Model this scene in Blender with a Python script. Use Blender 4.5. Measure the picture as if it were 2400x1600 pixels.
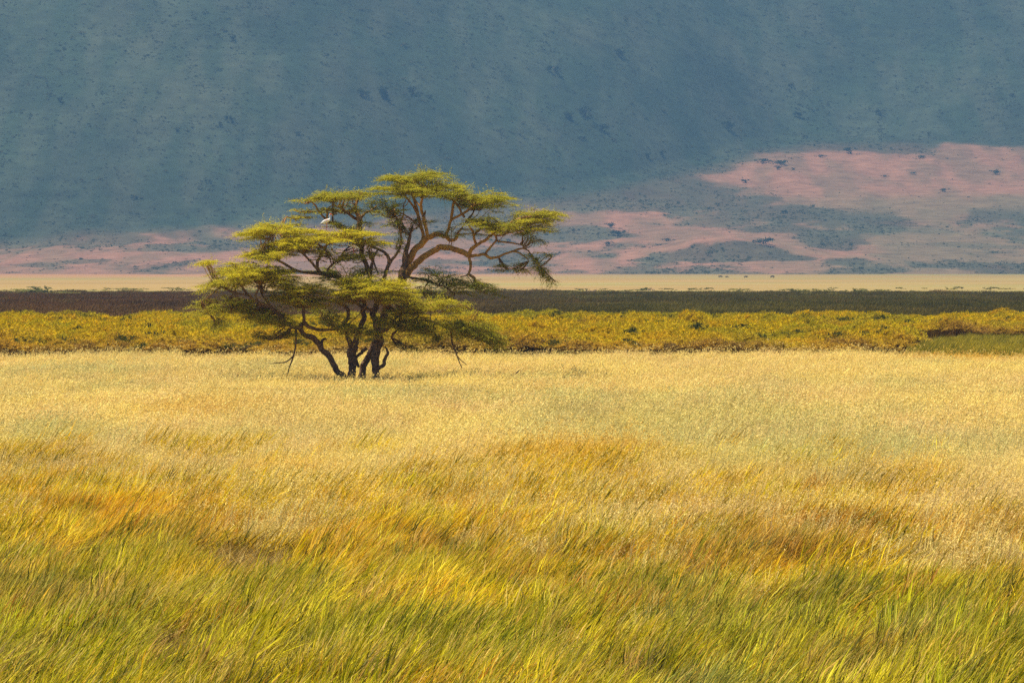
import bpy, math, random
import numpy as np

for o in list(bpy.data.objects):
    bpy.data.objects.remove(o)
sc = bpy.context.scene
COL = sc.collection

# ------------------------------------------------------------------ camera
CAM_H = 6.4            # the photographer stands on a vehicle on a low rise
FOC = 10000.0          # focal length in pixels of a 2400 px wide picture (150 mm)
HOR = 628.0            # row of the level line in that picture
cam_d = bpy.data.cameras.new("camera")
cam = bpy.data.objects.new("camera", cam_d)
COL.objects.link(cam)
cam_d.lens = 150.0
cam_d.sensor_width = 36.0
cam_d.clip_start = 1.0
cam_d.clip_end = 30000.0
cam.location = (0, 0, CAM_H)
cam.rotation_euler = (math.radians(90) - math.atan((800 - HOR) / FOC), 0, 0)
sc.camera = cam

# ------------------------------------------------------------------ sky, sun, exposure
SUN_EL = math.radians(67)
SUN_AZ = math.radians(-75)       # measured from +Y towards +X: high on the left
w = bpy.data.worlds.new("World")
sc.world = w
w.use_nodes = True
nt = w.node_tree
nt.nodes.clear()
sky = nt.nodes.new("ShaderNodeTexSky")
sky.sky_type = 'NISHITA'
sky.sun_disc = False
sky.sun_elevation = SUN_EL
sky.sun_rotation = SUN_AZ
sky.altitude = 1700
bg = nt.nodes.new("ShaderNodeBackground")
bg.inputs["Strength"].default_value = 0.088
wo = nt.nodes.new("ShaderNodeOutputWorld")
nt.links.new(sky.outputs[0], bg.inputs[0])
nt.links.new(bg.outputs[0], wo.inputs[0])

sun_d = bpy.data.lights.new("sun", 'SUN')
sun_d.energy = 5.0
sun_d.angle = math.radians(0.5)
sun_d.color = (1.0, 0.90, 0.72)
sun = bpy.data.objects.new("sun", sun_d)
COL.objects.link(sun)
from mathutils import Vector
S = Vector((math.sin(SUN_AZ) * math.cos(SUN_EL), math.cos(SUN_AZ) * math.cos(SUN_EL), math.sin(SUN_EL)))
sun.rotation_euler = S.to_track_quat('Z', 'Y').to_euler()
sun.location = (0, 0, 300)

sc.view_settings.view_transform = 'Standard'
sc.view_settings.look = 'None'
sc.view_settings.exposure = 1.0
sc.view_settings.gamma = 1.0
cy = sc.cycles
cy.max_bounces = 4
cy.diffuse_bounces = 2
cy.glossy_bounces = 1
cy.transmission_bounces = 3
cy.volume_bounces = 0
cy.use_denoising = False
cy.use_adaptive_sampling = True
cy.adaptive_threshold = 0.02

HAZE_DENSITY = 1.35e-4
HAZE_COLOR = (0.108, 0.236, 0.400)

# ------------------------------------------------------------------ helpers
rng = np.random.default_rng(7)
random.seed(7)


def ground_xy(px, py, z=0.0):
    """point of the level z plane seen at that pixel"""
    Y = (CAM_H - z) * FOC / (py - HOR)
    return (px - 1200.0) / FOC * Y, Y


def hash2(ix, iy, seed):
    n = (ix.astype(np.int64) * 374761393 + iy.astype(np.int64) * 668265263 + seed * 2147483647) & 0x7fffffff
    n = ((n ^ (n >> 13)) * 1274126177) & 0x7fffffff
    n = n ^ (n >> 16)
    return (n & 0xffffff) / float(0xffffff)


def vnoise(x, y, seed=0):
    x = np.asarray(x, float); y = np.asarray(y, float)
    ix = np.floor(x).astype(np.int64); iy = np.floor(y).astype(np.int64)
    fx = x - ix; fy = y - iy
    fx = fx * fx * (3 - 2 * fx); fy = fy * fy * (3 - 2 * fy)
    a = hash2(ix, iy, seed); b = hash2(ix + 1, iy, seed)
    c = hash2(ix, iy + 1, seed); d = hash2(ix + 1, iy + 1, seed)
    return (a * (1 - fx) + b * fx) * (1 - fy) + (c * (1 - fx) + d * fx) * fy


def fbm(x, y, octaves=4, seed=0):
    s = 0.0; amp = 0.5; t = 0.0
    for k in range(octaves):
        s = s + amp * vnoise(np.asarray(x) * 2 ** k + 17.3 * k, np.asarray(y) * 2 ** k - 9.1 * k, seed + k)
        t += amp; amp *= 0.5
    return s / t


def smooth(a, b, x):
    t = np.clip((np.asarray(x, float) - a) / (b - a), 0, 1)
    return t * t * (3 - 2 * t)


def lerp(a, b, t):
    return a + (b - a) * t


def mesh_from(name, V, F, attrs=None, smooth_shade=False, mats=()):
    """V (n,3), F (m,3) or (m,4); attrs: {name: (n,4)} point colours"""
    V = np.asarray(V, np.float32).reshape(-1, 3); F = np.asarray(F, np.int32)
    me = bpy.data.meshes.new(name)
    k = F.shape[1]
    me.vertices.add(len(V)); me.vertices.foreach_set("co", V.ravel())
    me.loops.add(F.size); me.loops.foreach_set("vertex_index", F.ravel())
    me.polygons.add(len(F))
    me.polygons.foreach_set("loop_start", np.arange(0, F.size, k, dtype=np.int32))
    if smooth_shade:
        me.polygons.foreach_set("use_smooth", np.ones(len(F), bool))
    for nme, arr in (attrs or {}).items():
        arr = np.asarray(arr, np.float32)
        if arr.ndim == 1:
            arr = np.stack([arr, arr, arr, np.ones_like(arr)], 1)
        if arr.shape[1] == 3:
            arr = np.concatenate([arr, np.ones((len(arr), 1), np.float32)], 1)
        a = me.attributes.new(nme, 'FLOAT_COLOR', 'POINT')
        a.data.foreach_set("color", arr.ravel())
    for m in mats:
        me.materials.append(m)
    me.update(calc_edges=True)
    me.validate()
    return me


def link(name, data, parent=None, kind=None, label=None, cat=None, group=None):
    o = bpy.data.objects.new(name, data)
    COL.objects.link(o)
    if parent is not None:
        o.parent = parent
    if kind: o["kind"] = kind
    if label: o["label"] = label
    if cat: o["category"] = cat
    if group: o["group"] = group
    return o


class Acc:
    """collects geometry of one mesh (quads)"""
    def __init__(s):
        s.V = []; s.F = []; s.A = []; s.n = 0

    def add(s, V, F, A):
        V = np.asarray(V, float); F = np.asarray(F, int)
        A = np.asarray(A, float)
        if A.ndim == 1:
            A = np.tile(A, (len(V), 1))
        s.V.append(V); s.F.append(F + s.n); s.A.append(A); s.n += len(V)

    def mesh(s, name, mats, smooth_shade=False, attr="var"):
        return mesh_from(name, np.concatenate(s.V), np.concatenate(s.F), {attr: np.concatenate(s.A)}, smooth_shade, mats)


def catmull(P, n):
    """resample a polyline (k,m) with a Catmull-Rom spline, n samples per span"""
    P = np.asarray(P, float)
    if len(P) == 2:
        t = np.linspace(0, 1, n + 1)[:, None]
        return P[0] * (1 - t) + P[1] * t
    Q = np.vstack([2 * P[0] - P[1], P, 2 * P[-1] - P[-2]])
    out = []
    for i in range(1, len(Q) - 2):
        t = np.linspace(0, 1, n, endpoint=False)[:, None]
        p0, p1, p2, p3 = Q[i - 1], Q[i], Q[i + 1], Q[i + 2]
        out.append(0.5 * ((2 * p1) + (-p0 + p2) * t + (2 * p0 - 5 * p1 + 4 * p2 - p3) * t ** 2 + (-p0 + 3 * p1 - 3 * p2 + p3) * t ** 3))
    out.append(P[-1:])
    return np.vstack(out)


def tube(C, R, sides=8, bump=0.0, seed=0, cap=True):
    """tube along C (n,3) with radii R (n,); returns verts, quads"""
    C = np.asarray(C, float); R = np.asarray(R, float); n = len(C)
    T = np.gradient(C, axis=0); T /= np.linalg.norm(T, axis=1)[:, None] + 1e-9
    up = np.array([0, 1.0, 0.15]) if abs(T[0] @ np.array([0, 1.0, 0])) < 0.9 else np.array([1.0, 0, 0])
    U = np.cross(T[0], up); U /= np.linalg.norm(U)
    ang = np.linspace(0, 2 * math.pi, sides, endpoint=False)
    V = np.zeros((n, sides, 3))
    for i in range(n):
        U = U - T[i] * (U @ T[i]); U /= np.linalg.norm(U) + 1e-9
        W = np.cross(T[i], U)
        r = R[i]
        if bump:
            rr = r * (1 + bump * (fbm(ang * 1.6 + seed * 3.1, np.full(sides, i * 0.55 + seed), 3, seed) - 0.5) * 2)
        else:
            rr = np.full(sides, r)
        V[i] = C[i] + (np.cos(ang) * rr)[:, None] * U + (np.sin(ang) * rr)[:, None] * W
    V = V.reshape(-1, 3)
    i, j = np.meshgrid(np.arange(n - 1), np.arange(sides), indexing='ij')
    a = i * sides + j; b = i * sides + (j + 1) % sides
    F = np.stack([a, b, b + sides, a + sides], -1).reshape(-1, 4)
    if cap:
        for e, c in ((0, C[0]), ((n - 1) * sides, C[-1])):
            V = np.vstack([V, c[None]])
            k = len(V) - 1
            j = np.arange(0, sides, 2)
            q = np.stack([np.full(len(j), k), e + j, e + (j + 1) % sides, e + (j + 2) % sides], -1)
            F = np.vstack([F, q if e else q[:, ::-1]])
    return V, F


# ------------------------------------------------------------------ materials
def new_mat(name):
    m = bpy.data.materials.new(name)
    m.use_nodes = True
    m.node_tree.nodes.clear()
    return m, m.node_tree


def N(nt, typ, **kw):
    n = nt.nodes.new(typ)
    for k, v in kw.items():
        setattr(n, k, v)
    return n


def attr_node(nt, name, typ='GEOMETRY'):
    return N(nt, "ShaderNodeAttribute", attribute_name=name, attribute_type=typ)


def mixrgb(nt, mode, fac, a, b):
    n = N(nt, "ShaderNodeMix", data_type='RGBA', blend_type=mode)
    for sock, v in ((n.inputs[0], fac), (n.inputs[6], a), (n.inputs[7], b)):
        if hasattr(v, "links"):
            nt.links.new(v, sock)
        elif isinstance(v, (tuple, list)):
            sock.default_value = (*v[:3], 1)
        else:
            sock.default_value = v
    return n.outputs[2]


def leaf_material(name, transl=0.35, rough=0.55, spec=0.25, tint='INSTANCER', third=False):
    """colour = tint (per plant, stored with it) * per-blade variation stored in 'var'
    var.r brightness, var.g mix towards the straw / dead colour"""
    m, nt = new_mat(name)
    t = attr_node(nt, "tint", tint)
    t2 = attr_node(nt, "tint2", tint)
    v = attr_node(nt, "var")
    sep = N(nt, "ShaderNodeSeparateColor")
    nt.links.new(v.outputs["Color"], sep.inputs[0])
    c = mixrgb(nt, 'MIX', sep.outputs[1], t.outputs["Color"], t2.outputs["Color"])
    if third:      # var.b: share of a third colour carried by whole tussocks
        t3 = attr_node(nt, "tint3", tint)
        c = mixrgb(nt, 'MIX', sep.outputs[2], c, t3.outputs["Color"])
    sc_ = N(nt, "ShaderNodeVectorMath", operation='SCALE')
    nt.links.new(c, sc_.inputs[0]); nt.links.new(sep.outputs[0], sc_.inputs[3])
    cap = N(nt, "ShaderNodeVectorMath", operation='MINIMUM')      # no leaf reflects more than it receives
    cap.inputs[1].default_value = (0.84, 0.70, 0.6)
    nt.links.new(sc_.outputs[0], cap.inputs[0]); sc_ = cap
    p = N(nt, "ShaderNodeBsdfPrincipled")
    p.inputs["Roughness"].default_value = rough
    p.inputs["Specular IOR Level"].default_value = spec
    nt.links.new(sc_.outputs[0], p.inputs["Base Color"])
    tr = N(nt, "ShaderNodeBsdfTranslucent")
    nt.links.new(sc_.outputs[0], tr.inputs["Color"])
    mx = N(nt, "ShaderNodeMixShader")
    mx.inputs[0].default_value = transl
    nt.links.new(p.outputs[0], mx.inputs[1]); nt.links.new(tr.outputs[0], mx.inputs[2])
    out = N(nt, "ShaderNodeOutputMaterial")
    nt.links.new(mx.outputs[0], out.inputs[0])
    return m


def ground_material(name, scale=1.0, amount=0.25, rough=0.95, stretch=(1, 1, 1), bump=0.0):
    """vertex colour 'col' with procedural noise over it"""
    m, nt = new_mat(name)
    a = attr_node(nt, "col")
    geo = N(nt, "ShaderNodeNewGeometry")
    mp = N(nt, "ShaderNodeMapping")
    mp.inputs["Scale"].default_value = stretch
    nt.links.new(geo.outputs["Position"], mp.inputs[0])
    no = N(nt, "ShaderNodeTexNoise")
    no.inputs["Scale"].default_value = scale
    no.inputs["Detail"].default_value = 6
    no.inputs["Roughness"].default_value = 0.65
    nt.links.new(mp.outputs[0], no.inputs["Vector"])
    mr = N(nt, "ShaderNodeMapRange")
    mr.inputs[1].default_value = 0.3; mr.inputs[2].default_value = 0.7
    mr.inputs[3].default_value = 1 - amount; mr.inputs[4].default_value = 1 + amount
    nt.links.new(no.outputs[0], mr.inputs[0])
    s = N(nt, "ShaderNodeVectorMath", operation='SCALE')
    nt.links.new(a.outputs["Color"], s.inputs[0]); nt.links.new(mr.outputs[0], s.inputs[3])
    p = N(nt, "ShaderNodeBsdfPrincipled")
    p.inputs["Roughness"].default_value = rough
    p.inputs["Specular IOR Level"].default_value = 0.1
    nt.links.new(s.outputs[0], p.inputs["Base Color"])
    if bump:
        b = N(nt, "ShaderNodeBump")
        b.inputs["Distance"].default_value = bump
        nt.links.new(no.outputs[0], b.inputs["Height"])
        nt.links.new(b.outputs[0], p.inputs["Normal"])
    out = N(nt, "ShaderNodeOutputMaterial")
    nt.links.new(p.outputs[0], out.inputs[0])
    return m


def bark_material():
    m, nt = new_mat("acacia_bark")
    a = attr_node(nt, "var")          # r: 0 dark old bark .. 1 golden young bark
    sep = N(nt, "ShaderNodeSeparateColor")
    nt.links.new(a.outputs["Color"], sep.inputs[0])
    tc = N(nt, "ShaderNodeTexCoord")
    no = N(nt, "ShaderNodeTexNoise")
    no.inputs["Scale"].default_value = 5.0; no.inputs["Detail"].default_value = 7; no.inputs["Roughness"].default_value = 0.7
    nt.links.new(tc.outputs["Object"], no.inputs["Vector"])
    r1 = N(nt, "ShaderNodeValToRGB")
    r1.color_ramp.elements[0].position = 0.32; r1.color_ramp.elements[0].color = (0.050, 0.028, 0.020, 1)
    r1.color_ramp.elements[1].position = 0.72; r1.color_ramp.elements[1].color = (0.25, 0.145, 0.085, 1)
    r2 = N(nt, "ShaderNodeValToRGB")
    r2.color_ramp.elements[0].position = 0.33; r2.color_ramp.elements[0].color = (0.29, 0.105, 0.020, 1)
    r2.color_ramp.elements[1].position = 0.66; r2.color_ramp.elements[1].color = (0.60, 0.33, 0.060, 1)
    nt.links.new(no.outputs[0], r1.inputs[0]); nt.links.new(no.outputs[0], r2.inputs[0])
    c = mixrgb(nt, 'MIX', sep.outputs[0], r1.outputs[0], r2.outputs[0])
    p = N(nt, "ShaderNodeBsdfPrincipled")
    p.inputs["Roughness"].default_value = 0.85
    p.inputs["Specular IOR Level"].default_value = 0.2
    nt.links.new(c, p.inputs["Base Color"])
    b = N(nt, "ShaderNodeBump"); b.inputs["Distance"].default_value = 0.05; b.inputs["Strength"].default_value = 0.8
    no2 = N(nt, "ShaderNodeTexNoise"); no2.inputs["Scale"].default_value = 14; no2.inputs["Detail"].default_value = 4
    nt.links.new(tc.outputs["Object"], no2.inputs["Vector"])
    nt.links.new(no2.outputs[0], b.inputs["Height"]); nt.links.new(b.outputs[0], p.inputs["Normal"])
    out = N(nt, "ShaderNodeOutputMaterial")
    nt.links.new(p.outputs[0], out.inputs[0])
    return m


def vcol_material(name, rough=0.8, spec=0.2):
    m, nt = new_mat(name)
    a = attr_node(nt, "var")
    tc = N(nt, "ShaderNodeTexCoord")
    no = N(nt, "ShaderNodeTexNoise"); no.inputs["Scale"].default_value = 9
    nt.links.new(tc.outputs["Object"], no.inputs["Vector"])
    mr = N(nt, "ShaderNodeMapRange"); mr.inputs[3].default_value = 0.75; mr.inputs[4].default_value = 1.25
    nt.links.new(no.outputs[0], mr.inputs[0])
    s = N(nt, "ShaderNodeVectorMath", operation='SCALE')
    nt.links.new(a.outputs["Color"], s.inputs[0]); nt.links.new(mr.outputs[0], s.inputs[3])
    p = N(nt, "ShaderNodeBsdfPrincipled")
    p.inputs["Roughness"].default_value = rough; p.inputs["Specular IOR Level"].default_value = spec
    nt.links.new(s.outputs[0], p.inputs["Base Color"])
    out = N(nt, "ShaderNodeOutputMaterial")
    nt.links.new(p.outputs[0], out.inputs[0])
    return m


M_GRASS = leaf_material("grass_blade", 0.34, 0.7, 0.06, third=True)
M_STRAW = leaf_material("straw_blade", 0.26, 0.7, 0.06, third=True)
M_REED = leaf_material("reed_tuft", 0.32, 0.7, 0.05)
M_SCRUB = leaf_material("scrub_leaf", 0.40, 0.8, 0.05)
M_LEAF = leaf_material("acacia_leaf", 0.48, 0.7, 0.08, tint='GEOMETRY')
M_BARK = bark_material()
M_PLUMAGE = vcol_material("plumage")
M_HIDE = vcol_material("hide")
M_FIELD = ground_material("field_soil", 0.6, 0.35)
M_MARSH = ground_material("marsh_ground", 0.05, 0.3, stretch=(0.4, 1, 1))
M_PLAIN = ground_material("plain_turf", 0.02, 0.14, stretch=(0.35, 1.0, 1))
M_HILL = ground_material("hill_turf", 0.045, 0.30, stretch=(1, 1, 1.6))


# ------------------------------------------------------------------ instancing of uncountable plants
def stuff_instances(name, protos, pos, rot, scl, pick, attrs, label, cat):
    """one object: points carrying a scatter of plant prototypes"""
    me = bpy.data.meshes.new(name)
    n = len(pos)
    me.vertices.add(n)
    me.vertices.foreach_set("co", np.asarray(pos, np.float32).ravel())
    for an, typ, arr in (("rot", 'FLOAT_VECTOR', rot), ("scl", 'FLOAT_VECTOR', scl)):
        a = me.attributes.new(an, typ, 'POINT'); a.data.foreach_set("vector", np.asarray(arr, np.float32).ravel())
    a = me.attributes.new("pick", 'INT', 'POINT'); a.data.foreach_set("value", np.asarray(pick, np.int32))
    for an, arr in attrs.items():
        arr = np.asarray(arr, np.float32)
        arr = np.concatenate([np.clip(arr, 0, 4), np.ones((n, 1), np.float32)], 1)
        a = me.attributes.new(an, 'FLOAT_COLOR', 'POINT'); a.data.foreach_set("color", arr.ravel())
    pc = bpy.data.collections.new(name + "_kinds")
    for i, pm in enumerate(protos):
        po = bpy.data.objects.new("%s_kind_%02d" % (name, i), pm)
        pc.objects.link(po)
    ng = bpy.data.node_groups.new(name + "_scatter", 'GeometryNodeTree')
    ng.interface.new_socket("Geometry", in_out='INPUT', socket_type='NodeSocketGeometry')
    ng.interface.new_socket("Geometry", in_out='OUTPUT', socket_type='NodeSocketGeometry')
    gi = ng.nodes.new("NodeGroupInput"); go = ng.nodes.new("NodeGroupOutput")
    m2p = ng.nodes.new("GeometryNodeMeshToPoints")
    iop = ng.nodes.new("GeometryNodeInstanceOnPoints")
    ci = ng.nodes.new("GeometryNodeCollectionInfo")
    ci.inputs["Collection"].default_value = pc
    ci.inputs["Separate Children"].default_value = True
    ci.inputs["Reset Children"].default_value = True

    def named(nm, dt):
        nn = ng.nodes.new("GeometryNodeInputNamedAttribute"); nn.data_type = dt
        nn.inputs["Name"].default_value = nm
        return nn.outputs["Attribute"]
    e2r = ng.nodes.new("FunctionNodeEulerToRotation")
    ng.links.new(gi.outputs[0], m2p.inputs["Mesh"])
    ng.links.new(m2p.outputs[0], iop.inputs["Points"])
    ng.links.new(ci.outputs[0], iop.inputs["Instance"])
    iop.inputs["Pick Instance"].default_value = True
    ng.links.new(named("pick", 'INT'), iop.inputs["Instance Index"])
    ng.links.new(named("rot", 'FLOAT_VECTOR'), e2r.inputs[0])
    ng.links.new(e2r.outputs[0], iop.inputs["Rotation"])
    ng.links.new(named("scl", 'FLOAT_VECTOR'), iop.inputs["Scale"])
    ng.links.new(iop.outputs[0], go.inputs[0])
    o = link(name, me, kind="stuff", label=label, cat=cat)
    md = o.modifiers.new("scatter", 'NODES'); md.node_group = ng
    return o


def blades(n, rad, h, hvar, lean, leanvar, wid, bend, segs=3, wind=(1.0, 0.15), spread=0.25, dead=0.2, rs=None, kink=0.0, skew=False, tone=(0.45, 1.42)):
    """n grass blades growing from a disc; they lean with the wind and bend over"""
    rs = rs or rng
    a = rs.uniform(0, 2 * math.pi, n); r = rad * np.sqrt(rs.uniform(0, 1, n))
    bx, by = r * np.cos(a), r * np.sin(a)
    H = h * (1 + hvar * rs.uniform(-1, 1, n))
    if skew:                      # mostly short, a few tall ones standing out
        H = H * (0.50 + 0.85 * rs.uniform(0, 1, n) ** 3)
    wd = math.atan2(wind[1], wind[0])
    da = wd + rs.normal(0, spread * math.pi, n)
    L0 = np.abs(lean + leanvar * rs.normal(0, 1, n))
    tips = L0 + bend * rs.uniform(0.5, 1.3, n)
    side = rs.uniform(0, 2 * math.pi, n) * 0.35 + rs.normal(0, 0.5, n)
    W = wid * rs.uniform(0.7, 1.35, n)
    V = np.zeros((n, segs + 1, 2, 3))
    px, py, pz = bx.copy(), by.copy(), np.zeros(n)
    for s in range(segs + 1):
        t = s / segs
        wv = W * (0.85 if s == 0 else (1.0 if t < 0.6 else (0.62 if s < segs else 0.10)))
        ox, oy = np.cos(side) * wv * 0.5, np.sin(side) * wv * 0.5
        V[:, s, 0] = np.stack([px - ox, py - oy, pz], 1); V[:, s, 1] = np.stack([px + ox, py + oy, pz], 1)
        ang = lerp(L0, tips, ((s + 0.5) / segs) ** 1.5)
        if kink:
            ang = ang + (rs.uniform(0, 1, n) < 0.25) * kink * (s == segs - 2)
        step = H / segs
        px = px + np.cos(da) * np.sin(ang) * step; py = py + np.sin(da) * np.sin(ang) * step
        pz = np.maximum(pz + np.cos(ang) * step, 0.02)
    base = (np.arange(n) * (segs + 1) * 2)[:, None]
    s = np.arange(segs)[None] * 2
    q = np.stack([base + s, base + s + 1, base + s + 3, base + s + 2], -1).reshape(-1, 4)
    br = rs.uniform(*tone, n); dd = np.where(rs.uniform(0, 1, n) < dead, rs.uniform(0.5, 1, n), rs.uniform(0, 0.35, n))
    A = np.stack([br, dd, rs.uniform(0, 1, n), np.ones(n)], 1)
    A = np.repeat(A, (segs + 1) * 2, axis=0)
    tipxyz = np.stack([px, py, pz], 1)
    return V.reshape(-1, 3), q, A, tipxyz, da


def chaff(P, n_each, size, spread, bright=(0.9, 1.5), dead=(0.5, 1.0), elong=3.0):
    """small seed husks / leaflets round the points P"""
    m = len(P) * n_each
    c = np.repeat(P, n_each, axis=0) + rng.normal(0, 1, (m, 3)) * np.asarray(spread)
    d = rng.normal(0, 1, (m, 3)); d[:, 2] += 0.7; d /= np.linalg.norm(d, axis=1)[:, None]
    u = np.cross(d, rng.normal(0, 1, (m, 3))); u /= np.linalg.norm(u, axis=1)[:, None] + 1e-9
    L = (size * rng.uniform(0.6, 1.4, m))[:, None]
    V = np.stack([c - d * L * 0.5, c + u * L / elong * 0.5, c + d * L * 0.5, c - u * L / elong * 0.5], 1).reshape(-1, 3)
    F = np.arange(m * 4).reshape(-1, 4)
    A = np.stack([rng.uniform(*bright, m), rng.uniform(*dead, m), rng.uniform(0, 1, m), np.ones(m)], 1)
    return V, F, np.repeat(A, 4, axis=0)


# ================================================================== SETTING: ground sheets
def sheet(name, xs, ys, colfun, mat, label, z=0.0, zfun=None):
    X, Y = np.meshgrid(xs, ys)
    Z = np.full_like(X, z) if zfun is None else zfun(X, Y)
    nx, ny = len(xs), len(ys)
    V = np.stack([X, Y, Z], -1).reshape(-1, 3)
    j, i = np.meshgrid(np.arange(ny - 1), np.arange(nx - 1), indexing='ij')
    a = j * nx + i
    F = np.stack([a, a + 1, a + nx + 1, a + nx], -1).reshape(-1, 4)
    C = colfun(X.ravel(), Y.ravel())
    me = mesh_from(name, V, F, {"col": C}, True, [mat])
    return link(name, me, kind="structure", label=label)


def xs_graded(half, fine, n):
    t = np.linspace(-1, 1, n)
    return np.sign(t) * (np.abs(t) ** 2.5 * (half - fine) + np.abs(t) * fine)


def field_col(X, Y):
    n = fbm(X / 6, Y / 6, 4, 3)[:, None]
    c = lerp(np.array([[0.050, 0.028, 0.012]]), np.array([[0.13, 0.080, 0.030]]), n)
    # bleached straw litter under the dry grass
    return lerp(c, np.array([[0.36, 0.245, 0.085]]), (smooth(100, 125, Y) * (1 - smooth(296, 304, Y)) * 0.85)[:, None])


FIELD_END, MARSH_END, PLAIN_END = 505.0, 1045.0, 4760.0
sheet("ground", xs_graded(5000, 200, 160), np.linspace(-300, FIELD_END, 120), field_col, M_FIELD,
      "brown earth and plant litter beneath the grass")


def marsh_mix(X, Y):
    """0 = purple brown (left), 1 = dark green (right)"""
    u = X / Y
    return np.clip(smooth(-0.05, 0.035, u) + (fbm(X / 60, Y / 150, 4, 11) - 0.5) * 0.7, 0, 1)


def marsh_col(X, Y):  # dark tones over the whole band, purple brown to green
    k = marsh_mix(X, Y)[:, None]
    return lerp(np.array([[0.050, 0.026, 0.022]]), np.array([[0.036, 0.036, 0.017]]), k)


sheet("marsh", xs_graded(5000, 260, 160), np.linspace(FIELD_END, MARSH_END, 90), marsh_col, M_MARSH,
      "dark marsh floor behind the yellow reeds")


def plain_col(X, Y):
    n = fbm(X / 220, Y / 420, 4, 21)[:, None]
    c = lerp(np.array([[0.28, 0.185, 0.066]]), np.array([[0.245, 0.20, 0.066]]), smooth(0.35, 0.65, n))
    c = c * (0.82 + 0.36 * fbm(X / 110, Y / 75, 4, 27))[:, None]
    g = (1 - smooth(1070, 1300, Y + (fbm(X / 40, Y / 60, 3, 5) - 0.5) * 260))[:, None]
    c = lerp(c, np.array([[0.20, 0.195, 0.045]]), g * 0.85)
    pk = smooth(2500, 3600, Y + (fbm(X / 150, Y / 300, 3, 8) - 0.5) * 900)[:, None] * (1 - smooth(-0.02, 0.05, X / Y))[:, None]
    return lerp(c, np.array([[0.36, 0.175, 0.085]]), pk * 0.8)


sheet("plain", xs_graded(5000, 500, 200), MARSH_END + (PLAIN_END - MARSH_END) * np.linspace(0, 1, 160) ** 1.6, plain_col, M_PLAIN,
      "flat dry tan plain reaching to the foot of the crater wall")

# ================================================================== SETTING: the crater wall
# foot of the steep slope: where it shows (px, py) and how far away it lies
_K = np.array([  # px, py, distance
    [-900, 590, 4850], [0, 578, 4900], [330, 560, 4950], [560, 546, 5000], [1000, 515, 5200], [1300, 488, 5400],
    [1500, 465, 5520], [1610, 440, 5640], [1660, 402, 5780], [1800, 358, 5950], [2000, 345, 6050], [2200, 348, 6050], [2400, 372, 6000], [3400, 420, 5800]])
_KX = (_K[:, 0] - 1200) / FOC * _K[:, 2]
_KZ = CAM_H + (HOR - _K[:, 1]) / FOC * _K[:, 2]
HILL_FOOT = 4420.0


def hill_base(X):
    yb, zb = 0.0, 0.0
    for dx in (-70, -35, 0, 35, 70):          # rounded corners
        yb = yb + np.interp(X + dx, _KX, _K[:, 2]) / 5; zb = zb + np.interp(X + dx, _KX, _KZ) / 5
    return yb, zb


def hill_z(X, Y):
    X = np.asarray(X, float); Y = np.asarray(Y, float)
    Yb, Zb = hill_base(X)
    foot = HILL_FOOT + 120 * (fbm(X / 300, Y * 0, 3, 31) - 0.5)
    t = np.clip((Y - foot) / (Yb - foot), 0, 1)
    z = Zb * (0.45 * t + 0.55 * t ** 2.0)
    up = np.maximum(Y - Yb, 0)
    rise = 0.20 * np.minimum(up, 160) + 0.44 * np.maximum(up - 160, 0)
    z = z + rise
    wall = smooth(40, 500, up)
    gul = fbm(X / 150 + 0.35 * fbm(X / 400, Y / 500, 3, 2), Y / 900, 4, 44) - 0.5
    z = z + wall * (gul * 5 + (fbm(X / 300, Y / 200, 4, 56) - 0.5) * 24 + (fbm(X / 60, Y / 80, 4, 55) - 0.5) * 8)
    z = z + t * (1 - wall) * ((fbm(X / 160, Y / 260, 4, 66) - 0.5) * 22 + (fbm(X / 40, Y / 60, 3, 67) - 0.5) * 5)
    # low wooded knoll on the apron
    kx, ky = (1680 - 1200) / FOC * 4800, 4800.0
    z = z + 17 * np.exp(-((X - kx) / 85) ** 2 - ((Y - ky) / 70) ** 2)
    top = 640 + 40 * (fbm(X / 500, Y / 700, 3, 91) - 0.5)
    z = np.where(z > top, top + (z - top) * 0.12, z)
    return np.minimum(z, 715.0) - 1.5 * (Y < foot)


def seen_at(px, py, lo=4300.0, hi=9000.0):
    """first point of the slope met by the line of sight through that pixel"""
    Y = np.arange(lo, hi, 2.0)
    X = (px - 1200) / FOC * Y
    L = CAM_H + (HOR - py) / FOC * Y
    Zh = hill_z(X, Y)
    k = int(np.argmax(Zh >= L))
    return X[k], Y[k], Zh[k]


def bush_density(X, Y):
    """0..1 how much scrub covers the slope"""
    Yb, Zb = hill_base(X)
    up = Y - Yb + (fbm(X / 70, Y / 110, 4, 12) - 0.5) * 260
    wall = smooth(-70, 90, up)
    n1 = fbm(X / 75, Y / 190, 5, 13)
    apr = 0.8 * smooth(0.44, 0.70, n1 + 0.03 + (fbm(X / 12, Y / 30, 3, 19) - 0.5) * 0.16)
    # the right, upper part of the apron stays open dry grass; the far right lower part is sparse
    u = X / Y * FOC + 1200
    apr = apr * (1 - 0.85 * smooth(1650, 1900, u) * smooth(5250, 5480, Y))
    for (px, py, rx, ry, wt) in PATCHES:
        d = ((X - px) / rx) ** 2 + ((Y - py) / ry) ** 2 + (fbm(X / 30, Y / 55, 4, 14) - 0.5) * 1.6
        apr = np.maximum(apr, wt * (1 - (smooth(0.7, 1.1, d) if wt > 0.99 else smooth(0.3, 1.5, d))))
    for (px, py, rx, ry) in OPENINGS:
        d = ((X - px) / rx) ** 2 + ((Y - py) / ry) ** 2 + (fbm(X / 30, Y / 55, 4, 15) - 0.5) * 1.4
        k = 1 - smooth(0.6, 1.1, d)
        apr = apr * (1 - k)
    return np.clip(np.maximum(wall, apr), 0, 1)


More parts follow.
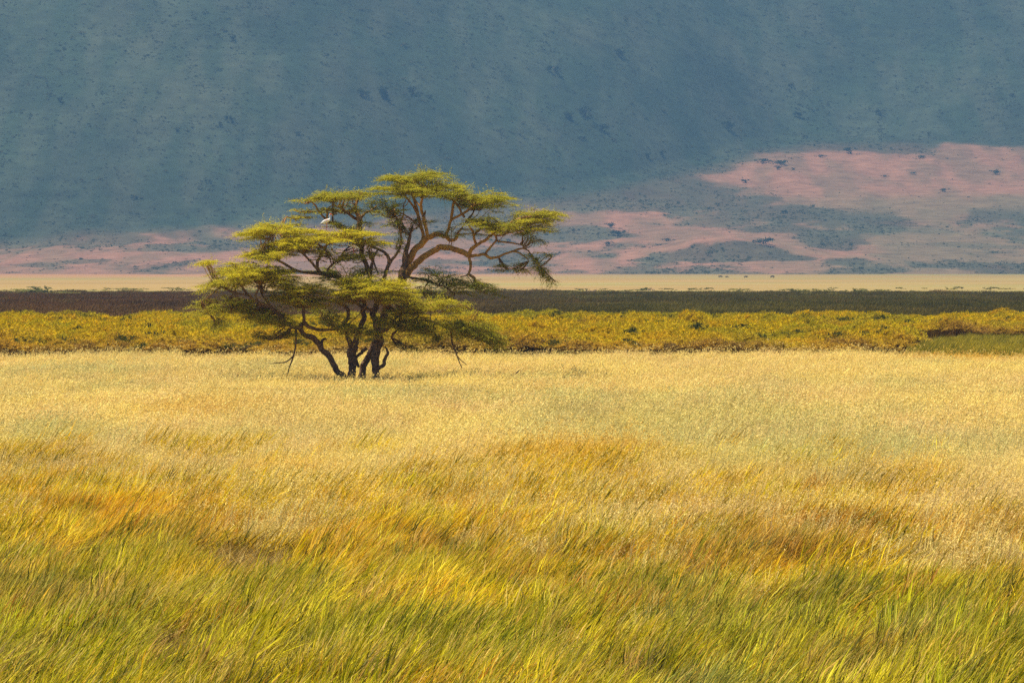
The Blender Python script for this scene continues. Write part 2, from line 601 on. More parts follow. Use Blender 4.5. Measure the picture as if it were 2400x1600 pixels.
PATCHES = []; OPENINGS = []
for (px, py, rx, ry, wt) in ((1690, 600, 105, 70, 1.0), (1370, 553, 75, 70, 0.95), (1830, 503, 95, 120, 0.9), (1700, 520, 70, 80, 0.75), (2060, 540, 130, 60, 0.5),
                             (430, 585, 70, 60, 0.8), (520, 572, 60, 60, 0.9), (205, 612, 30, 40, 0.7), (95, 622, 30, 40, 0.6), (2330, 622, 60, 50, 0.8), (2250, 575, 90, 50, 0.5),
                             (1520, 432, 130, 110, 0.98), (1400, 455, 120, 100, 0.9), (1600, 475, 120, 130, 0.95), (1450, 485, 120, 90, 0.85), (1750, 470, 60, 90, 0.8)):
    x_, y_, _ = seen_at(px, py)
    PATCHES.append((x_, y_, rx, ry, wt))
for (px, py, rx, ry) in ((1400, 515, 110, 45), (1560, 565, 80, 45), (450, 555, 70, 25), (200, 598, 120, 45), (2100, 600, 120, 60), (2000, 470, 90, 60)):
    x_, y_, _ = seen_at(px, py)
    OPENINGS.append((x_, y_, rx, ry))


def hill_col(X, Y):
    d = bush_density(X, Y)[:, None]
    Yb, Zb = hill_base(X)
    n = fbm(X / 120, Y / 260, 4, 17)[:, None]
    n2 = fbm(X / 26, Y / 130, 5, 18)[:, None]
    pink = lerp(np.array([[0.285, 0.138, 0.085]]), np.array([[0.20, 0.115, 0.066]]), smooth(0.3, 0.7, n2))
    u = (X / Y * FOC + 1200)[:, None]
    grey = smooth(1650, 2050, u) * smooth(0.28, 0.46, n) * (1 - smooth(5450, 5650, Y)[:, None]) * 0.75
    pink = lerp(pink, np.array([[0.150, 0.115, 0.058]]), grey)
    green = lerp(np.array([[0.030, 0.046, 0.022]]), np.array([[0.050, 0.062, 0.034]]), smooth(0.3, 0.7, n2))
    big = fbm(X / 170, Y / 230, 4, 24)[:, None]
    green = green * (0.84 + 0.32 * smooth(0.3, 0.7, big)) * lerp(np.array([[1.0, 1.0, 1.0]]), np.array([[1.08, 0.99, 0.97]]), smooth(0.4, 0.7, fbm(X / 90, Y / 120, 3, 25))[:, None])
    return lerp(pink, green, np.clip(smooth(0.15, 0.85, d) * (0.72 + 0.28 * smooth(0, 120, (Y - Yb)[:, None])) + 0.10 * n2, 0, 1))


hx = np.concatenate([np.linspace(-3600, -900, 60, endpoint=False), np.linspace(-900, 900, 420, endpoint=False), np.linspace(900, 3600, 60)])
hy = np.concatenate([np.linspace(4300, 7400, 420, endpoint=False), np.linspace(7400, 9400, 60)])
sheet("hills", hx, hy, hill_col, M_HILL, "hazy blue scrub covered crater wall with pinkish dry grass apron", zfun=hill_z)

# ---- scrub on the slope: far off, reads as one mass
def bush_mesh(name, n, flat=0.75, leaf=0.5, seed=0):
    r = np.random.default_rng(seed)
    lob = r.normal(0, 1, (6, 3)) * np.array([0.45, 0.45, 0.22]) + np.array([0, 0, 0.55])
    c = lob[r.integers(0, 6, n)] + r.normal(0, 1, (n, 3)) * np.array([0.26, 0.26, 0.20 * flat])
    c[:, 2] = np.maximum(c[:, 2], 0.05)
    d = r.normal(0, 1, (n, 3)); d /= np.linalg.norm(d, axis=1)[:, None]
    u = np.cross(d, r.normal(0, 1, (n, 3))); u /= np.linalg.norm(u, axis=1)[:, None]
    L = (leaf * r.uniform(0.6, 1.3, n))[:, None]
    V = np.stack([c - d * L * .5, c + u * L * .35, c + d * L * .5, c - u * L * .35], 1).reshape(-1, 3)
    A = np.stack([r.uniform(0.6, 1.3, n), r.uniform(0, 1, n), r.uniform(0, 1, n), np.ones(n)], 1)
    return V, np.arange(4 * n).reshape(-1, 4), np.repeat(A, 4, axis=0)


scrub_protos = []
for i in range(4):
    V, F, A = bush_mesh("scrub", 46, seed=100 + i, leaf=0.55)
    scrub_protos.append(mesh_from("scrub_bush", V, F, {"var": A}, False, [M_SCRUB]))
nS = 260000
sx = rng.uniform(-1050, 1050, nS); sy = rng.uniform(4420, 7500, nS)
ok = np.abs(sx / sy) < 0.155
sx, sy = sx[ok], sy[ok]
ds = bush_density(sx, sy)
keep = rng.uniform(0, 1, len(sx)) < 0.03 + 0.50 * ds * (0.35 + 0.9 * smooth(0.4, 0.62, fbm(sx / 40, sy / 70, 4, 23)))
sx, sy, ds = sx[keep], sy[keep], ds[keep]
n = len(sx)
s_ = rng.lognormal(-0.2, 0.45, n) * (0.6 + 0.5 * ds) * 0.92
dk = rng.uniform(0, 1, n)[:, None]
tint = lerp(np.array([[0.072, 0.086, 0.032]]), np.array([[0.120, 0.118, 0.050]]), dk)
stuff_instances("hillside_scrub", scrub_protos, np.stack([sx, sy, hill_z(sx, sy) - 0.2], 1),
                np.stack([np.zeros(n), np.zeros(n), rng.uniform(0, 6.28, n)], 1),
                np.stack([s_ * 1.2, s_ * 1.2, s_ * rng.uniform(0.7, 1.2, n)], 1), rng.integers(0, 4, n),
                {"tint": tint, "tint2": tint * np.array([[1.5, 1.25, 1.0]])},
                "dense grey green scrub covering the hazy crater wall", "scrub")

# ================================================================== far marsh sedge and green fringe
sedge_protos = []
for i in range(4):
    acc = Acc()
    V, F, A, tip, _ = blades(26, 0.9, 0.62, 0.35, 0.2, 0.25, 0.055, 0.5, segs=2, dead=0.25)
    acc.add(V, F, A)
    sedge_protos.append(acc.mesh("sedge_tuft", [M_REED]))
nM = 60000
t = rng.uniform(0, 1, nM)
my = FIELD_END - 20 + (MARSH_END - FIELD_END + 40) * t ** 0.85
mx_ = rng.uniform(-1, 1, nM) * (0.15 * my)
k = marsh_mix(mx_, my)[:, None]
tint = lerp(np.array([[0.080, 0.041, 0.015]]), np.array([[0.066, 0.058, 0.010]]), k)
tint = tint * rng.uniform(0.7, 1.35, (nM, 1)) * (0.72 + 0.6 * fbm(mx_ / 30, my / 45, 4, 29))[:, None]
xt_ = rng.uniform(0, 1, nM) < 0.20
far_y = MARSH_END + rng.uniform(-10, 230, nM)
far_x = rng.uniform(-0.15, 0.15, nM) * far_y
reach = MARSH_END + 420 * (fbm(far_x / 26, far_y * 0 + 1.5, 4, 33) - 0.46)
far_y = np.where(far_y < reach, far_y, MARSH_END - rng.uniform(0, 300, nM))
my = np.where(xt_, far_y, my); mx_ = np.where(xt_, far_x, mx_)
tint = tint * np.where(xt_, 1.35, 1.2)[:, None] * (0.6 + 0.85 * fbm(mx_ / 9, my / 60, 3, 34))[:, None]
ye = (rng.uniform(0, 1, nM) < 0.10 * (1 - smooth(520, 800, my)))[:, None]
tint = np.where(ye, np.array([[0.16, 0.115, 0.028]]), tint)
s_ = rng.uniform(0.55, 1.1, nM) * (0.55 + 1.0 * fbm(mx_ / 7, my / 40, 3, 35))
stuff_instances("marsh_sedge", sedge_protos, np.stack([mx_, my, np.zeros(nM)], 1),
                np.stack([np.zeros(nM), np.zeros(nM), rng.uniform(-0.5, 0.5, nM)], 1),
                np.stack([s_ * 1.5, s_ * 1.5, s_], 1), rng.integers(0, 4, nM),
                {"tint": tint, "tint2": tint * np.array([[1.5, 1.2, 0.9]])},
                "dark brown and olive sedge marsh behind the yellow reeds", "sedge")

# bushy green strip where the marsh meets the plain
nF = 1300
fy = MARSH_END + rng.normal(10, 40, nF) + (rng.uniform(0, 1, nF) < 0.4) * rng.uniform(40, 260, nF)
fx = rng.uniform(-0.15, 0.15, nF) * fy
kk = fbm(fx / 25, fy / 40, 4, 37)
keep = kk + rng.uniform(-0.12, 0.12, nF) > 0.50
fx, fy = fx[keep], fy[keep]; n = len(fx)
g = rng.uniform(0, 1, (n, 1))
tint = lerp(np.array([[0.075, 0.085, 0.022]]), np.array([[0.26, 0.22, 0.055]]), g)
s_ = rng.lognormal(-0.35, 0.35, n)
stuff_instances("fringe_shrubs", scrub_protos, np.stack([fx, fy, np.zeros(n)], 1),
                np.stack([np.zeros(n), np.zeros(n), rng.uniform(0, 6.28, n)], 1),
                np.stack([s_ * 2.2, s_ * 1.4, s_ * 0.5], 1), rng.integers(0, 4, n),
                {"tint": tint, "tint2": tint * 1.3},
                "low green shrubs along the far edge of the dark marsh", "shrubs")

# ================================================================== the yellow reed bed
def reed_proto(seed, heads=34, dry=False):
    r = np.random.default_rng(seed)
    acc = Acc()
    a = r.uniform(0, 6.28, heads); rad = 0.85 * np.sqrt(r.uniform(0, 1, heads))
    bx, by = rad * np.cos(a), rad * np.sin(a)
    top = (1.0 - 0.35 * (rad / 0.85) ** 2) * r.uniform(0.75, 1.08, heads) * (0.85 if dry else 1.0)
    lx, ly = bx * 0.25 + 0.10 + r.normal(0, 0.06, heads), by * 0.25 + r.normal(0, 0.06, heads)
    tips = np.stack([bx + lx, by + ly, top], 1)
    # stalks
    for k in range(heads):
        w_ = 0.013
        o = r.uniform(0, 6.28); d = np.array([math.cos(o), math.sin(o), 0]) * w_
        p0 = np.array([bx[k], by[k], 0]); p1 = tips[k]
        pm = (p0 + p1) / 2 + np.array([r.normal(0, .03), r.normal(0, .03), 0.05])
        V = np.array([p0 - d, p0 + d, pm - d, pm + d, p1 - d * .6, p1 + d * .6])
        br = r.uniform(0.4, 0.8)
        acc.add(V, [[0, 1, 3, 2], [2, 3, 5, 4]], [br, r.uniform(0.7, 1.0), 0, 1])
    # drooping dead leaves low down
    V, F, A, _, _ = blades(22, 0.9, 0.75, 0.4, 0.35, 0.4, 0.03, 0.9, segs=2, spread=1.0, dead=0.95, rs=r)
    A[:, 0] *= 0.75
    acc.add(V, F, A)
    # feathery umbels
    m = 15
    c = np.repeat(tips, m, axis=0)
    d = r.normal(0, 1, (len(c), 3)); d[:, 2] = np.abs(d[:, 2]) * 0.9 + 0.15 - 0.4 * r.uniform(0, 1, len(c)); d[:, 0] += 0.25
    d /= np.linalg.norm(d, axis=1)[:, None]
    L = r.uniform(0.16, 0.30, len(c))[:, None]
    u = np.cross(d, r.normal(0, 1, c.shape)); u /= np.linalg.norm(u, axis=1)[:, None]
    e = c + d * L; e[:, 2] -= 0.04
    mid = c + d * L * 0.55
    V = np.stack([c, mid + u * 0.022, e, mid - u * 0.022], 1).reshape(-1, 3)
    br = np.repeat(r.uniform(0.75, 1.25, heads), m) * r.uniform(0.85, 1.15, heads * m)
    A = np.stack([br, r.uniform(0, 0.3, len(br)) + (0.5 if dry else 0.0), r.uniform(0, 1, len(br)), np.ones(len(br))], 1)
    acc.add(V, np.arange(len(V)).reshape(-1, 4), np.repeat(A, 4, axis=0))
    return acc.mesh("reed_clump", [M_REED])


reed_protos = [reed_proto(300 + i) for i in range(5)] + [reed_proto(320 + i, 22, True) for i in range(3)]


def reed_front(X, Y):
    """distance of the near edge of the reed bed along that bearing"""
    u = X / Y * FOC + 1200
    return np.interp(u, [-600, 0, 560, 1100, 1700, 2050, 2120, 2190, 2300, 2400, 3000],
                     [306, 306, 305, 306, 306, 310, 318, 376, 388, 382, 382]) + (fbm(X / 5, Y / 9, 3, 40) - 0.5) * 16


nR = 46000
ry = rng.uniform(285, 520, nR); rx_ = rng.uniform(-0.15, 0.15, nR) * ry
fr = reed_front(rx_, ry)
u = rx_ / ry * FOC + 1200
back = 455 + (fbm(rx_ / 14, ry * 0, 3, 41) - 0.5) * 24
inside = (ry > fr) & (ry < back)
# a wet channel splits the bed on the right hand side
ch0 = np.interp(u, [1100, 1250, 1700, 2100, 2200], [395, 388, 366, 345, 335]) + (fbm(rx_ / 7, ry / 12, 3, 42) - 0.5) * 14
ch1 = ch0 + np.interp(u, [1000, 1150, 1600, 2050, 2150], [0, 32, 38, 46, 52])
chan = (u > 1080) & (ry > ch0) & (ry < ch1)
hole = fbm(rx_ / 3.2, ry / 7.0, 3, 43) < 0.40
keep = inside & ~chan & ~(hole & (rng.uniform(0, 1, nR) < 0.8)) & (rng.uniform(0, 1, nR) < 0.85)
rx_, ry, fr, u = rx_[keep], ry[keep], fr[keep], u[keep]
ch0 = ch0[keep]
n = len(rx_)
edge = np.exp(-(ry - fr) / 7.0)
gn = fbm(rx_ / 9, ry / 16, 4, 46)
gcol = smooth(0.52, 0.68, gn)[:, None]
yel = lerp(np.array([[0.64, 0.50, 0.008]]), np.array([[0.70, 0.45, 0.008]]), rng.uniform(0, 1, (n, 1)))
tint = lerp(yel, np.array([[0.36, 0.345, 0.018]]), gcol * 0.55)
dry_p = smooth(0.55, 0.68, fbm(rx_ / 5, ry / 14, 3, 49)) * np.clip(rng.uniform(-0.3, 1.2, n), 0, 1)
tint = lerp(tint, np.array([[0.50, 0.31, 0.03]]), (dry_p * 0.45)[:, None])
far_green = smooth(405, 440, ry)[:, None] * (1 - smooth(1500, 2000, u))[:, None]
tint = lerp(tint, np.array([[0.40, 0.35, 0.02]]), far_green * 0.6)
tint = lerp(tint, np.array([[0.46, 0.25, 0.05]]), (edge * 0.6)[:, None])
tint = lerp(tint, np.array([[0.13, 0.065, 0.028]]), (np.exp(-np.maximum(ry - fr, 0) / 5.0) * (ry > 350) * 0.35)[:, None])  # near face of the far lobe: its shade is put into the tint
dark = (rng.uniform(0, 1, n) < 0.05)[:, None]  # scattered dark green clumps paint the shadows between the reed heads
tint = np.where(dark, np.array([[0.050, 0.075, 0.016]]), tint)
tint2 = np.tile(np.array([[0.20, 0.105, 0.035]]), (n, 1)) * rng.uniform(0.7, 1.3, (n, 1))
hs = 1.52 * (0.28 + 0.85 * fbm(rx_ / 4.0, ry / 12, 3, 47) + 0.5 * fbm(rx_ / 1.6, ry / 3.5, 2, 48)) * rng.uniform(0.86, 1.1, n) * (1 - 0.28 * edge)
hs = hs * np.interp(ry, [300, 340, 460], [0.98, 1.03, 0.90])
pick = np.where(rng.uniform(0, 1, n) < 0.06 + 0.55 * edge, rng.integers(5, 8, n), rng.integers(0, 5, n))
stuff_instances("reed_bed", reed_protos, np.stack([rx_, ry, np.zeros(n)], 1),
                np.stack([np.zeros(n), np.zeros(n), rng.uniform(-0.9, 0.9, n)], 1),
                np.stack([rng.uniform(0.9, 1.35, n), rng.uniform(0.9, 1.35, n), hs], 1), pick,
                {"tint": tint, "tint2": tint2},
                "band of golden yellow feathery reeds with brown stalks behind the straw field", "reeds")

# ================================================================== the grass field
def tussocks(acc, R, nsub, third=0.2, vary=(0.72, 1.22), **c):
    """a patch of separate tussocks, each with its own height, lean and colour"""
    for q in range(nsub):
        a = rng.uniform(0, 6.283); r = R * math.sqrt(rng.uniform(0, 1))
        k = dict(c); hm_ = rng.uniform(0.72, 1.25)
        k["h"] = c["h"] * hm_; k["lean"] = max(0.02, c["lean"] + rng.normal(0, 0.13))
        k["dead"] = min(1.0, max(0.0, c["dead"] + rng.normal(0, 0.18)))
        V, F, A, tip, _ = blades(**k)
        V = V + np.array([r * math.cos(a), r * math.sin(a), 0])
        A = A.copy(); A[:, 0] *= rng.uniform(*vary)
        A[:, 2] = rng.uniform(0.35, 0.95) if rng.uniform() < third else 0.0
        acc.add(V, F, A)
        yield tip + np.array([r * math.cos(a), r * math.sin(a), 0])


lush_protos, straw_protos, litter_protos = [], [], []
for i in range(7):   # long wind-swept sedge
    ln = [0.28, 0.40, 0.55, 0.34, 0.48, 0.66, 0.85][i]
    acc = Acc()
    list(tussocks(acc, 0.55, 14, 0.30, vary=(0.58, 1.32), n=9, rad=0.13, h=0.66, hvar=0.45, lean=ln, leanvar=0.17, wid=0.024, bend=0.60, segs=4, spread=0.11, dead=0.18))
    list(tussocks(acc, 0.55, 6, 0.25, vary=(0.5, 1.25), n=6, rad=0.26, h=0.52, hvar=0.35, lean=ln * 0.7, leanvar=0.4, wid=0.020, bend=1.0, segs=3, spread=0.5, dead=0.6))
    lush_protos.append(acc.mesh("sedge_clump", [M_GRASS]))
for i in range(12):   # seeding straw grass: six fine clumps, then six coarser ones for the far field
    acc = Acc(); far = i >= 6; i6 = i % 6
    for tip in tussocks(acc, 0.62, 11, 0.14, n=6 if far else 9, rad=0.20, h=0.50, hvar=0.12, lean=0.08 + 0.04 * i6, leanvar=0.13, wid=0.030 if far else 0.021, bend=0.42, segs=3, spread=0.16, dead=0.75, skew=True, tone=(0.75, 1.2)):
        tall = tip[tip[:, 2] > 0.30]
        if len(tall):
            V2, F2, A2 = chaff(tall, 3, 0.09 if far else 0.05, (0.016, 0.016, 0.06), bright=(0.8, 1.15), elong=4.5)
            A2[:, 2] = 0
            acc.add(V2, F2, A2)
    for tip in tussocks(acc, 0.6, 2, 0.0, n=3 if far else 4, rad=0.08, h=0.80, hvar=0.28, lean=0.10 + 0.03 * i6, leanvar=0.08, wid=0.032 if far else 0.019, bend=0.30, segs=3, spread=0.10, dead=0.8, tone=(0.45, 1.4)):
        V2, F2, A2 = chaff(tip - np.array([0, 0, 0.05]), 5, 0.10 if far else 0.055, (0.014, 0.014, 0.07), bright=(0.85, 1.15), elong=4.5)
        A2[:, 2] = 0
        acc.add(V2, F2, A2)
    list(tussocks(acc, 0.62, 8, 0.25, n=5 if far else 7, rad=0.24, h=0.34, hvar=0.35, lean=0.40, leanvar=0.35, wid=0.034 if far else 0.024, bend=0.8, segs=3, spread=0.4, dead=0.35, kink=0.8, tone=(0.65, 1.2)))
    straw_protos.append(acc.mesh("straw_clump", [M_STRAW]))
for i in range(3):   # flattened dead leaves
    acc = Acc()
    list(tussocks(acc, 0.25, 4, 0.0, n=12, rad=0.25, h=0.55, hvar=0.4, lean=1.05, leanvar=0.3, wid=0.014, bend=0.5, segs=3, spread=0.6, dead=0.95))
    litter_protos.append(acc.mesh("litter_clump", [M_STRAW]))


def boundary(X, Y):
    """where the long sedge of the foreground gives way to the straw grass"""
    u = X / Y * FOC + 1200
    return np.interp(u, [-400, 0, 300, 600, 900, 1200, 1500, 1800, 2100, 2400, 2800],
                     [118, 118, 117, 113, 111, 108, 104, 102, 100, 99, 98]) + (fbm(X / 2.6, Y / 6.5, 4, 60) - 0.5) * 46


def spot(X, Y, px, py, rx, ry, seed=61, z=0.7, rough=0.9):
    cx, cy_ = ground_xy(px, py, z)
    d = ((X - cx) / rx) ** 2 + ((Y - cy_) / ry) ** 2 + (fbm(X / (rx * .5), Y / (ry * .5), 3, seed) - 0.5) * 2 * rough
    return 1 - smooth(0.5, 1.3, d)


C_ = lambda *a: np.array([a])
GREEN, YGREEN, GOLD, ORANGE, OLIVE = C_(0.43, 0.430, 0.007), C_(0.74, 0.575, 0.006), C_(0.76, 0.425, 0.008), C_(0.68, 0.245, 0.006), C_(0.30, 0.285, 0.050)
STRAW, STRAWG, SAGE, BROWN, DKGREEN = C_(0.80, 0.585, 0.185), C_(0.60, 0.49, 0.095), C_(0.30, 0.37, 0.120), C_(0.42, 0.190, 0.035), C_(0.050, 0.080, 0.014)

HOLES = [(575, 1300, 1.0, 6.0), (375, 1520, 0.45, 3.6), (1560, 1345, 0.75, 4.2), (2110, 1310, 0.8, 5.0), (1250, 1300, 0.6, 4.5), (1060, 1280, 0.5, 4.5), (2340, 1300, 0.6, 4.5), (1290, 1510, 0.3, 2.4), (2000, 1490, 0.35, 3.0),
         (160, 1300, 0.5, 4), (830, 1420, 0.35, 3), (1750, 1430, 0.4, 3), (640, 1560, .3, 2.4), (1680, 1570, .3, 2.2), (100, 1540, .3, 2.4)]

# --- foreground sedge
nA = 9800
ya = 57 + (145 - 57) * rng.uniform(0, 1, nA) ** 0.80
xa = rng.uniform(-1, 1, nA) * (0.128 * ya + 3.0)
bd = boundary(xa, ya)
prob = np.where(ya < bd, 1.0, np.exp(-(ya - bd) / 5.0) * 0.45)
for (px, py, rx, r2) in HOLES:
    prob = prob * (1 - 1.0 * spot(xa, ya, px, py, rx, r2, 62, 0.1, 0.5))
keep = rng.uniform(0, 1, nA) < prob
xa, ya, bd = xa[keep], ya[keep], bd[keep]
n = len(xa)
g1 = fbm(xa / 1.5, ya / 3.6, 4, 63); g2 = fbm(xa / 0.8, ya / 2.0, 3, 64); g3 = fbm(xa / 2.8, ya / 5.5, 3, 65)
tint = lerp(GREEN, YGREEN, smooth(0.34, 0.66, g1)[:, None])
tint = lerp(tint, OLIVE, (smooth(0.55, 0.7, g3) * 0.8)[:, None])
gold_band = smooth(76, 96, ya + (g1 - 0.5) * 44 + (g2 - 0.5) * 16)
tint = lerp(tint, lerp(YGREEN, GOLD, smooth(0.35, 0.6, g2)[:, None]), gold_band[:, None] * 0.9)
tint = lerp(tint, lerp(ORANGE, GOLD, 0.3), (gold_band * smooth(0.42, 0.60, g2) * 0.95 * np.clip(rng.uniform(-0.3, 1.2, n), 0, 1))[:, None])
tint = lerp(tint, BROWN, (smooth(84, 90, ya) * (1 - smooth(98, 106, ya)) * smooth(0.46, 0.62, g3) * smooth(-2, 3, xa) * 0.6)[:, None])
tint = lerp(tint, GREEN * 1.1, ((1 - smooth(70, 80, ya + (g2 - 0.5) * 26)) * 0.36)[:, None])
for (px, py, rx, r2, col, kf) in ((330, 1195, 1.6, 4, ORANGE, .8), (120, 1240, 1.3, 4, GOLD, .8), (700, 1230, 1.1, 3, ORANGE, .6), (400, 1130, 1.0, 4, GOLD, .7), (1000, 1210, 1.6, 3.5, GOLD, .6),
                                  (2090, 1290, 1.2, 2.4, BROWN, .85), (2250, 1270, .9, 2.4, ORANGE, .55), (1850, 1370, 0.7, 2.0, ORANGE, .6), (1760, 1290, 1.2, 2.5, BROWN, .5),
                                  (2010, 1480, 0.6, 2.2, GOLD, .7), (600, 1520, 1.2, 2, GOLD, .4), (1300, 1580, 0.5, 1, BROWN, .6), (985, 1560, .3, 1, ORANGE, .6),
                                  (250, 1400, 1.2, 2.5, OLIVE, .7), (1560, 1320, 1.1, 1.3, OLIVE, .9), (1600, 1560, 0.8, 1.5, SAGE, .6), (2330, 1320, .8, 1.5, OLIVE, .8),
                                  (480, 1260, .35, 1.6, DKGREEN, .8), (1110, 1240, .5, 1.8, DKGREEN, .6), (350, 1480, .5, 1.4, DKGREEN, .55), (60, 1480, 0.6, 1.6, GREEN, .8)):
    tint = lerp(tint, col, (spot(xa, ya, px, py, rx * 1.2, r2 * 1.2, 66, 0.7, 1.7) * kf * np.clip(rng.uniform(-0.35, 1.35, n), 0, 1))[:, None])
ro = (rng.uniform(0, 1, n) < 0.035)[:, None]
tint = np.where(ro, ORANGE * 0.9, tint)
dk = (rng.uniform(0, 1, n) < 0.15)[:, None]  # dark clumps: shade of the gaps between blades put into the tint
tint = np.where(dk, lerp(DKGREEN, GREEN, rng.uniform(0, 1, (n, 1))), tint)
tint = tint * rng.uniform(0.8, 1.2, (n, 1))
tint2 = lerp(STRAW, GOLD, rng.uniform(0, 1, (n, 1))) * rng.uniform(0.75, 1.1, (n, 1))
hs = (0.66 + 0.60 * fbm(xa / 1.1, ya / 2.2, 3, 67)) * rng.uniform(0.85, 1.15, n)
hs = hs * (1 - 0.30 * spot(xa, ya, 2000, 1290, 3.5, 4.5, 69))
for (px, py, rx, r2) in HOLES:
    hs = hs * (1 - 0.68 * spot(xa, ya, px, py + 15, rx * 1.5, r2 * 1.3, 69, 0.1, 0.4))
lean_n = np.clip((fbm(xa / 2.0, ya / 4.5, 3, 68) - 0.25) * 2 * 0.6 + 0.35 * gold_band, 0, 0.999)
pick = np.clip((np.array([0, 3, 1, 4, 2, 5])[np.minimum((lean_n * 6 + rng.uniform(-1, 1, n)).clip(0, 5).astype(int), 5)]), 0, 5)
pick = np.where(rng.uniform(0, 1, n) < 0.12, 6, pick)
stuff_instances("foreground_sedge", lush_protos, np.stack([xa, ya, np.zeros(n)], 1),
                np.stack([rng.normal(0, 0.07, n), rng.normal(0.02, 0.12, n), rng.normal(0, 0.48, n)], 1),
                np.stack([hs * 1.02, hs * 1.02, hs], 1), pick, {"tint": tint, "tint2": tint2, "tint3": np.where(rng.uniform(0, 1, (n, 1)) < 0.6, DKGREEN, lerp(ORANGE, STRAW, 0.4 + 0.6 * rng.uniform(0, 1, (n, 1))))},
                "long windswept yellow green sedge filling the foreground", "grass")

# --- straw grass
nB = 25000
t = rng.uniform(0, 1, nB)
yb = 78 + (312 - 78) * t ** 0.92
xb = rng.uniform(-1, 1, nB) * (0.128 * yb + 3.0)
bd = boundary(xb, yb)
prob = smooth(-20, 6, yb - bd)
ub = xb / yb * FOC + 1200
endb = np.interp(ub, [0, 1000, 2000, 2100, 2400], [296, 296, 298, 296, 291]) + (fbm(xb / 4, yb * 0, 3, 71) - .5) * 14
prob = prob * (yb < endb)
keep = rng.uniform(0, 1, nB) < prob
xb, yb, ub, endb = xb[keep], yb[keep], ub[keep], endb[keep]
n = len(xb)
g1 = fbm(xb / 4.5, yb / 13, 4, 72); g2 = fbm(xb / 1.6, yb / 5, 3, 73); g3 = fbm(xb / 9, yb / 22, 4, 74)
tint2 = lerp(STRAW, C_(0.80, 0.545, 0.215), smooth(0.4, 0.7, g2)[:, None])
tint = lerp(STRAWG, C_(0.40, 0.34, 0.10), smooth(0.35, 0.65, g1)[:, None])
sg = smooth(0.54, 0.68, g3) * 0.6
for (px, py, rx, r2, kf) in ((130, 860, 4.5, 10, .9), (240, 862, 3.5, 8, .8), (930, 915, 5, 9, .75), (1500, 925, 6, 8, .7), (300, 900, 4, 6, .5), (60, 1000, 2.5, 9, .8), (230, 1015, 2.2, 8, .6), (1800, 1040, 5, 12, .85),
                             (2200, 1030, 4, 10, .6), (1950, 1110, 2, 5, .5), (380, 1045, .6, 2, .9), (1000, 930, 3, 5, .6), (1250, 880, 2.5, 5, .6), (2000, 960, 3, 8, .5), (700, 1010, 3, 6, .5)):
    sg = np.maximum(sg, kf * spot(xb, yb, px, py, rx * 1.15, r2 * 1.15, 75, 0.6, 1.5))
sg = np.clip(sg * 1.25, 0, 1) * np.clip(rng.uniform(0.1, 1.4, n), 0, 1)
tint = lerp(tint, SAGE, sg[:, None]); tint2 = lerp(tint2, C_(0.48, 0.42, 0.16), (sg * 0.75)[:, None])
gd = np.zeros(n)
for (px, py, rx, r2, kf) in ((1300, 1065, 2.4, 8, .9), (1430, 1045, 1.6, 6, .7), (2100, 1100, 1.6, 6, .5), (650, 1085, 2, 6, .5), (450, 950, 3, 10, .4), (1750, 1120, 2, 5, .4)):
    gd = np.maximum(gd, kf * spot(xb, yb, px, py, rx, r2, 76, 0.6))
gd = np.maximum(gd, 0.85 * smooth(2050, 2200, ub) * smooth(272, 286, yb))
tint = lerp(tint, GOLD * 0.95, gd[:, None]); tint2 = lerp(tint2, C_(0.58, 0.36, 0.06), gd[:, None])
br = (0.92 + 0.42 * fbm(xb / 2.5, yb / 8, 4, 77))[:, None]
tint = tint * rng.uniform(0.85, 1.15, (n, 1)) * br; tint2 = tint2 * rng.uniform(0.88, 1.12, (n, 1)) * lerp(1.0, br, 0.6)
hs = (0.55 + 0.70 * fbm(xb / 3, yb / 7, 3, 78)) * rng.uniform(0.85, 1.15, n)
hs = hs * (1 - 0.45 * np.exp(-((xb + 8.3) / 5.0) ** 2 - ((yb - 230) / 14.0) ** 2))   # thinner growth at the foot of the tree
stuff_instances("straw_grass", straw_protos, np.stack([xb, yb, np.zeros(n)], 1),
                np.stack([rng.normal(0, 0.06, n), rng.normal(0.03, 0.07, n), rng.normal(0, 0.5, n)], 1),
                np.stack([hs * 1.3, hs * 1.3, hs * np.interp(yb, [110, 160, 300], [1.0, 0.85, 0.72])], 1), rng.integers(0, 6, n) + 6 * (yb + rng.normal(0, 12, n) > 150), {"tint": tint, "tint2": tint2, "tint3": lerp(SAGE, GOLD, rng.uniform(0, 1, (n, 1)))},
                "pale straw coloured seeding grass field around the acacia", "grass")

